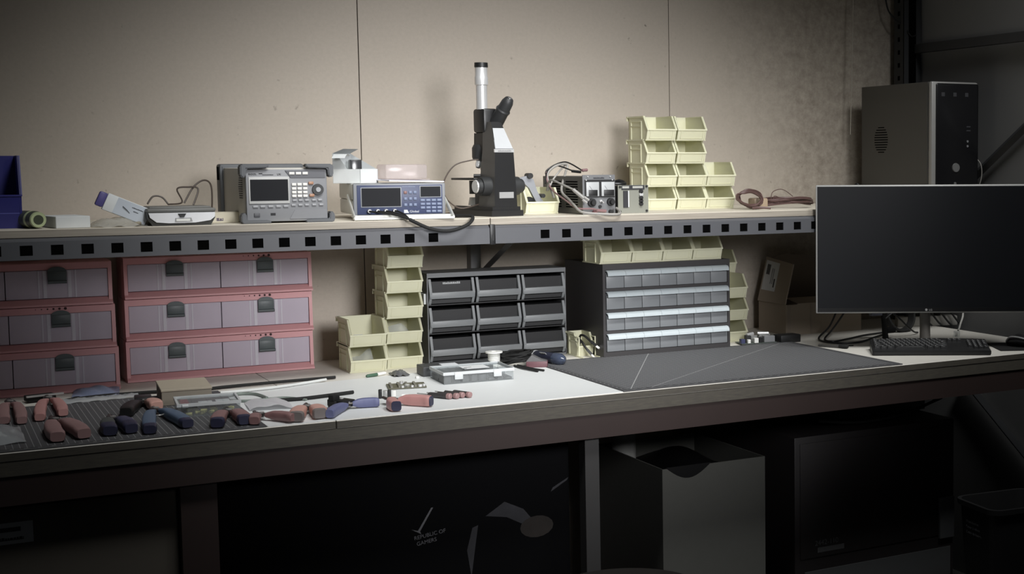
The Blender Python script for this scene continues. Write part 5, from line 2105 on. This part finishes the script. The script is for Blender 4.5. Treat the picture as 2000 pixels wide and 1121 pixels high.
b.tube([(.075, .06, .095), (.07, .055, .06), (.045, .035, .04), (.02, .012, .026), (.008, .003, .02)], .0032, 8)
b.build('cord', mat('white_cord', '#c4c2bd', .45), t)
b = MB()
b.box(-.008, .008, -.008, .008, .0, .02, bev=.001)
b.build('clear_plug', mat('clear_box_plastic', '#e6e9ea'), t)

# ------------------------------------------------------------------ below the bench
t = thing('cardboard_carton', 'tall dark brown carton with white label under the left end of the bench', 'cardboard box', (.16, -.97, 0))
b = MB()
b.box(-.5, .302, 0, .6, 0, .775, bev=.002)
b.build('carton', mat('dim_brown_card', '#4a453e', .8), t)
b = MB()
b.box(-.12, .023, -.0012, -.0002, .7, .745)
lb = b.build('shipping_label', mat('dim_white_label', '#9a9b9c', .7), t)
b = MB()
b.box(-.1, .0, -.0018, -.0012, .726, .735)
b.build('label_bar', INKDARK, lb)
marks('label_print', INKDARK, lb, -.04, -.0017, .708, .045, .007, 13)

t = thing('game_box', 'large black printed box with dim artwork under the middle of the bench', 'box', (.985, -.9, 0))
b = MB()
b.box(-.427, .426, 0, .35, 0, .77, bev=.002)
b.build('carton', mat('black_printed_card', '#09090b', .8, spec=.1), t)
ARTG = mat('dim_grey_print', '#333337', .8, var=.4, scale=30)
ARTW = mat('warm_glow_print', '#2b2623', .8, var=.5, scale=25)
def blob(nm, pts, m_, y=-.0006):
    b = MB()
    b.prism(pts, y, -.0001, 'y')
    b.build(nm, m_, t)
# generic abstract shapes standing in for the printed picture
blob('printed_shape', [(.18 + .02, .60), (.25, .63), (.30, .605), (.335, .56), (.30, .565), (.255, .59)], ARTG)
blob('printed_shape', [(.15, .52), (.165, .575), (.18, .58), (.172, .53), (.16, .45)], ARTG)
blob('printed_glow', [(.335 + .045 * math.cos(a_ * math.pi / 8), .555 + .028 * math.sin(a_ * math.pi / 8)) for a_ in range(16)], ARTW, -.0009)
blob('printed_streak', [(.375, .64), (.42, .665), (.424, .672), (.38, .65)], ARTG)
blob('printed_slash', [(.028, .587), (.062, .64), (.067, .64), (.033, .585), (.036, .578), (.012, .592)], mat('pale_print', '#6e6e72', .8))
text('REPUBLIC OF', .0135, 'box_print', mat('pale_print', '#8d8d90'), t, (.018, -.001, .565), rot=(math.pi / 2, R(-7), 0))
text('GAMERS', .0135, 'box_print', mat('pale_print', '#8d8d90'), t, (.024, -.001, .55), rot=(math.pi / 2, R(-7), 0))

t = thing('cardboard_carton', 'open white cardboard box with black liner under the bench right of centre', 'cardboard box', (1.70, -.86, .0005))
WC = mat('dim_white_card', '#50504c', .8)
b = MB()
w, d, h = .325, .42, .648
b.box(0, w, 0, .004, 0, h)
b.box(0, .004, .004, d, 0, h)
b.box(w - .004, w, .004, d, 0, h)
b.box(0, w, d - .004, d, 0, h)
b.box(.004, w - .004, .004, d - .004, 0, .004)
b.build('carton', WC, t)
b = MB()
b.sheet(16, 10, lambda u, v: (.008 + .309 * u, .004 + .41 * v, .60 + .035 * math.sin(7 * u) * math.sin(5 * v + 1)))
b.build('liner', mat('black_bag_film', '#0d0d0e', .4), t)
b = MB()
b.sheet(12, 4, lambda u, v: (.01 + .14 * u, -.0025, .652 - .035 * v * math.sin(math.pi * u)))
b.build('liner_overhang', mat('black_bag_film', '#0d0d0e', .4), t)
b = MB()
b.loft([(0, 0, -.685), (0, 0, .05)], [(.036, .036)] * 2, 24)
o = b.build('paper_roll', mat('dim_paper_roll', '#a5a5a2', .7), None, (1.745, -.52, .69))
tag(o, 'upright pale paper roll sticking out of the open white cardboard box', 'roll')

t = thing('metal_cabinet', 'black steel cabinet with grey handle plate and dim lettering under the bench', 'cabinet', (2.455, -.8, 0))
b = MB()
b.box(-.293, .30, 0, .62, 0, .675, bev=.003)
b.build('cabinet_body', mat('black_cabinet_paint', '#2a2627', .5), t)
b = MB()
b.box(-.275, .285, -.003, 0, .31, .655, bev=.001)
b.build('door', mat('black_cabinet_door', '#2b2728', .5), t)
b = MB()
b.box(-.26, .285, -.004, 0, .02, .27, bev=.001)
b.build('lower_panel', mat('dim_grey_panel', '#454647', .5), t)
b = MB()
b.box(.238, .294, -.012, 0, .3, .43, bev=.002)
b.build('handle_plate', mat('grey_plate', '#5d5e60', .5), t)
text('2442-110', .022, 'door_lettering', mat('dim_lettering', '#5a5a5c', .6), t, (-.225, -.0035, .345))
b = MB()
b.box(-.215, -.12, -.0036, -.003, .323, .338)
b.build('maker_plate', mat('dim_lettering', '#5a5a5c'), t)
b = MB()
b.box(2.44, 2.78, -.62, -.3, .6755, .745, bev=.004)
tag(b.build('equipment_case', mat('dim_grey_case', '#4a4d4f', .5)), 'dim grey case lying on top of the black cabinet under the bench', 'case')
b = MB()
b.tube([(2.30, -.72, .70), (2.44, -.73, .683), (2.6, -.73, .69), (2.72, -.72, .715), (2.8, -.68, .72), (2.83, -.6, .70)], .005, 8)
tag(b.build('power_cable', MATTE), 'thick black cable running over the black cabinet under the bench', 'cable')

t = thing('wastebasket', 'black plastic wastebasket with pale lettering at the lower right', 'wastebasket', (2.773, -1.046, 0), R(-6))
b = MB()
def rr(w, d, r_, z, n=6):
    pts = []
    for cx_, cy_, a0 in ((w - r_, d - r_, 0), (-w + r_, d - r_, 90), (-w + r_, -d + r_, 180), (w - r_, -d + r_, 270)):
        for k in range(n + 1):
            a_ = R(a0 + 90 * k / n)
            pts.append((cx_ + r_ * math.cos(a_), cy_ + r_ * math.sin(a_), z))
    return pts
rings = [rr(.10, .075, .03, 0), rr(.125, .1, .035, .448), rr(.134, .109, .04, .449), rr(.134, .109, .04, .464), rr(.124, .099, .035, .464), rr(.098, .073, .03, .006)]
vs = [[b.bm.verts.new(p) for p in r_] for r_ in rings]
for a_, c_ in zip(vs, vs[1:]):
    m_ = len(a_)
    for k in range(m_):
        l = (k + 1) % m_
        b.bm.faces.new((a_[k], a_[l], c_[l], c_[k]))
b.bm.faces.new(vs[0][::-1])
b.bm.faces.new(vs[-1])
b.build('tub', mat('black_bin_plastic', '#1d1d1e', .5), t)
for k, (s_, sz) in enumerate((('Wastebasket', .013), ('Panier à rebuts', .012), ('Cesto de basura', .012))):
    text(s_, sz, 'tub_lettering', mat('pale_bin_print', '#77777a', .6), t, (-.1222 + .0009 * k, .052, .398 - .0165 * k), rot=(R(93), 0, R(-90)))

# stool and chair in front of the bench
t = thing('stool', 'round topped grey stool whose seat just shows at the bottom of the view', 'stool', (1.149, -1.78, 0))
b = MB()
b.lathe([(0, .615), (.15, .615), (.158, .63), (.155, .645), (.13, .652), (0, .654)], 48)
b.build('seat', mat('grey_stool_seat', '#5a5554', .6), t)
b = MB()
b.cyl((0, 0, .1), (0, 0, .615), .022, n=16)
b.build('post', BLACK, t)
for k in range(4):
    b = MB()
    a_ = R(45 + 90 * k)
    b.loft([(0, 0, .5), (.19 * math.cos(a_), .19 * math.sin(a_), .0)], [(.012, .012)] * 2, 10)
    b.build('leg', BLACK, t)
t = thing('office_chair', 'dark office chair at the right edge of the view, only its back showing', 'chair', (2.13, -2.17, 0), R(-28))
b = MB()
pts = []
b.box(-.2, .2, -.02, .06, .56, 1.03, bev=.035, seg=4)
b.build('backrest', mat('dark_grey_chair', '#4a4a4c', .55), t)
b = MB()
b.box(-.23, .23, -.5, -.02, .42, .5, bev=.03, seg=4)
b.build('seat', mat('dark_grey_chair', '#4a4a4c'), t)
b = MB()
b.cyl((0, -.25, .12), (0, -.25, .42), .03, n=16)
b.box(-.03, .03, -.1, .05, .41, .43)
b.box(-.03, .03, .04, .065, .41, .65)
b.build('column', BLACK, t)
for k in range(5):
    a_ = R(72 * k)
    b = MB()
    b.loft([(0, -.25, .14), (.27 * math.cos(a_), -.25 + .27 * math.sin(a_), .075)], [(.022, .02), (.016, .014)], 10)
    b.build('base_arm', BLACK, t)
    b = MB()
    b.cyl((.27 * math.cos(a_) - .012, -.25 + .27 * math.sin(a_), .03), (.27 * math.cos(a_) + .012, -.25 + .27 * math.sin(a_), .03), .03, n=16)
    b.build('caster', BLACK, t)
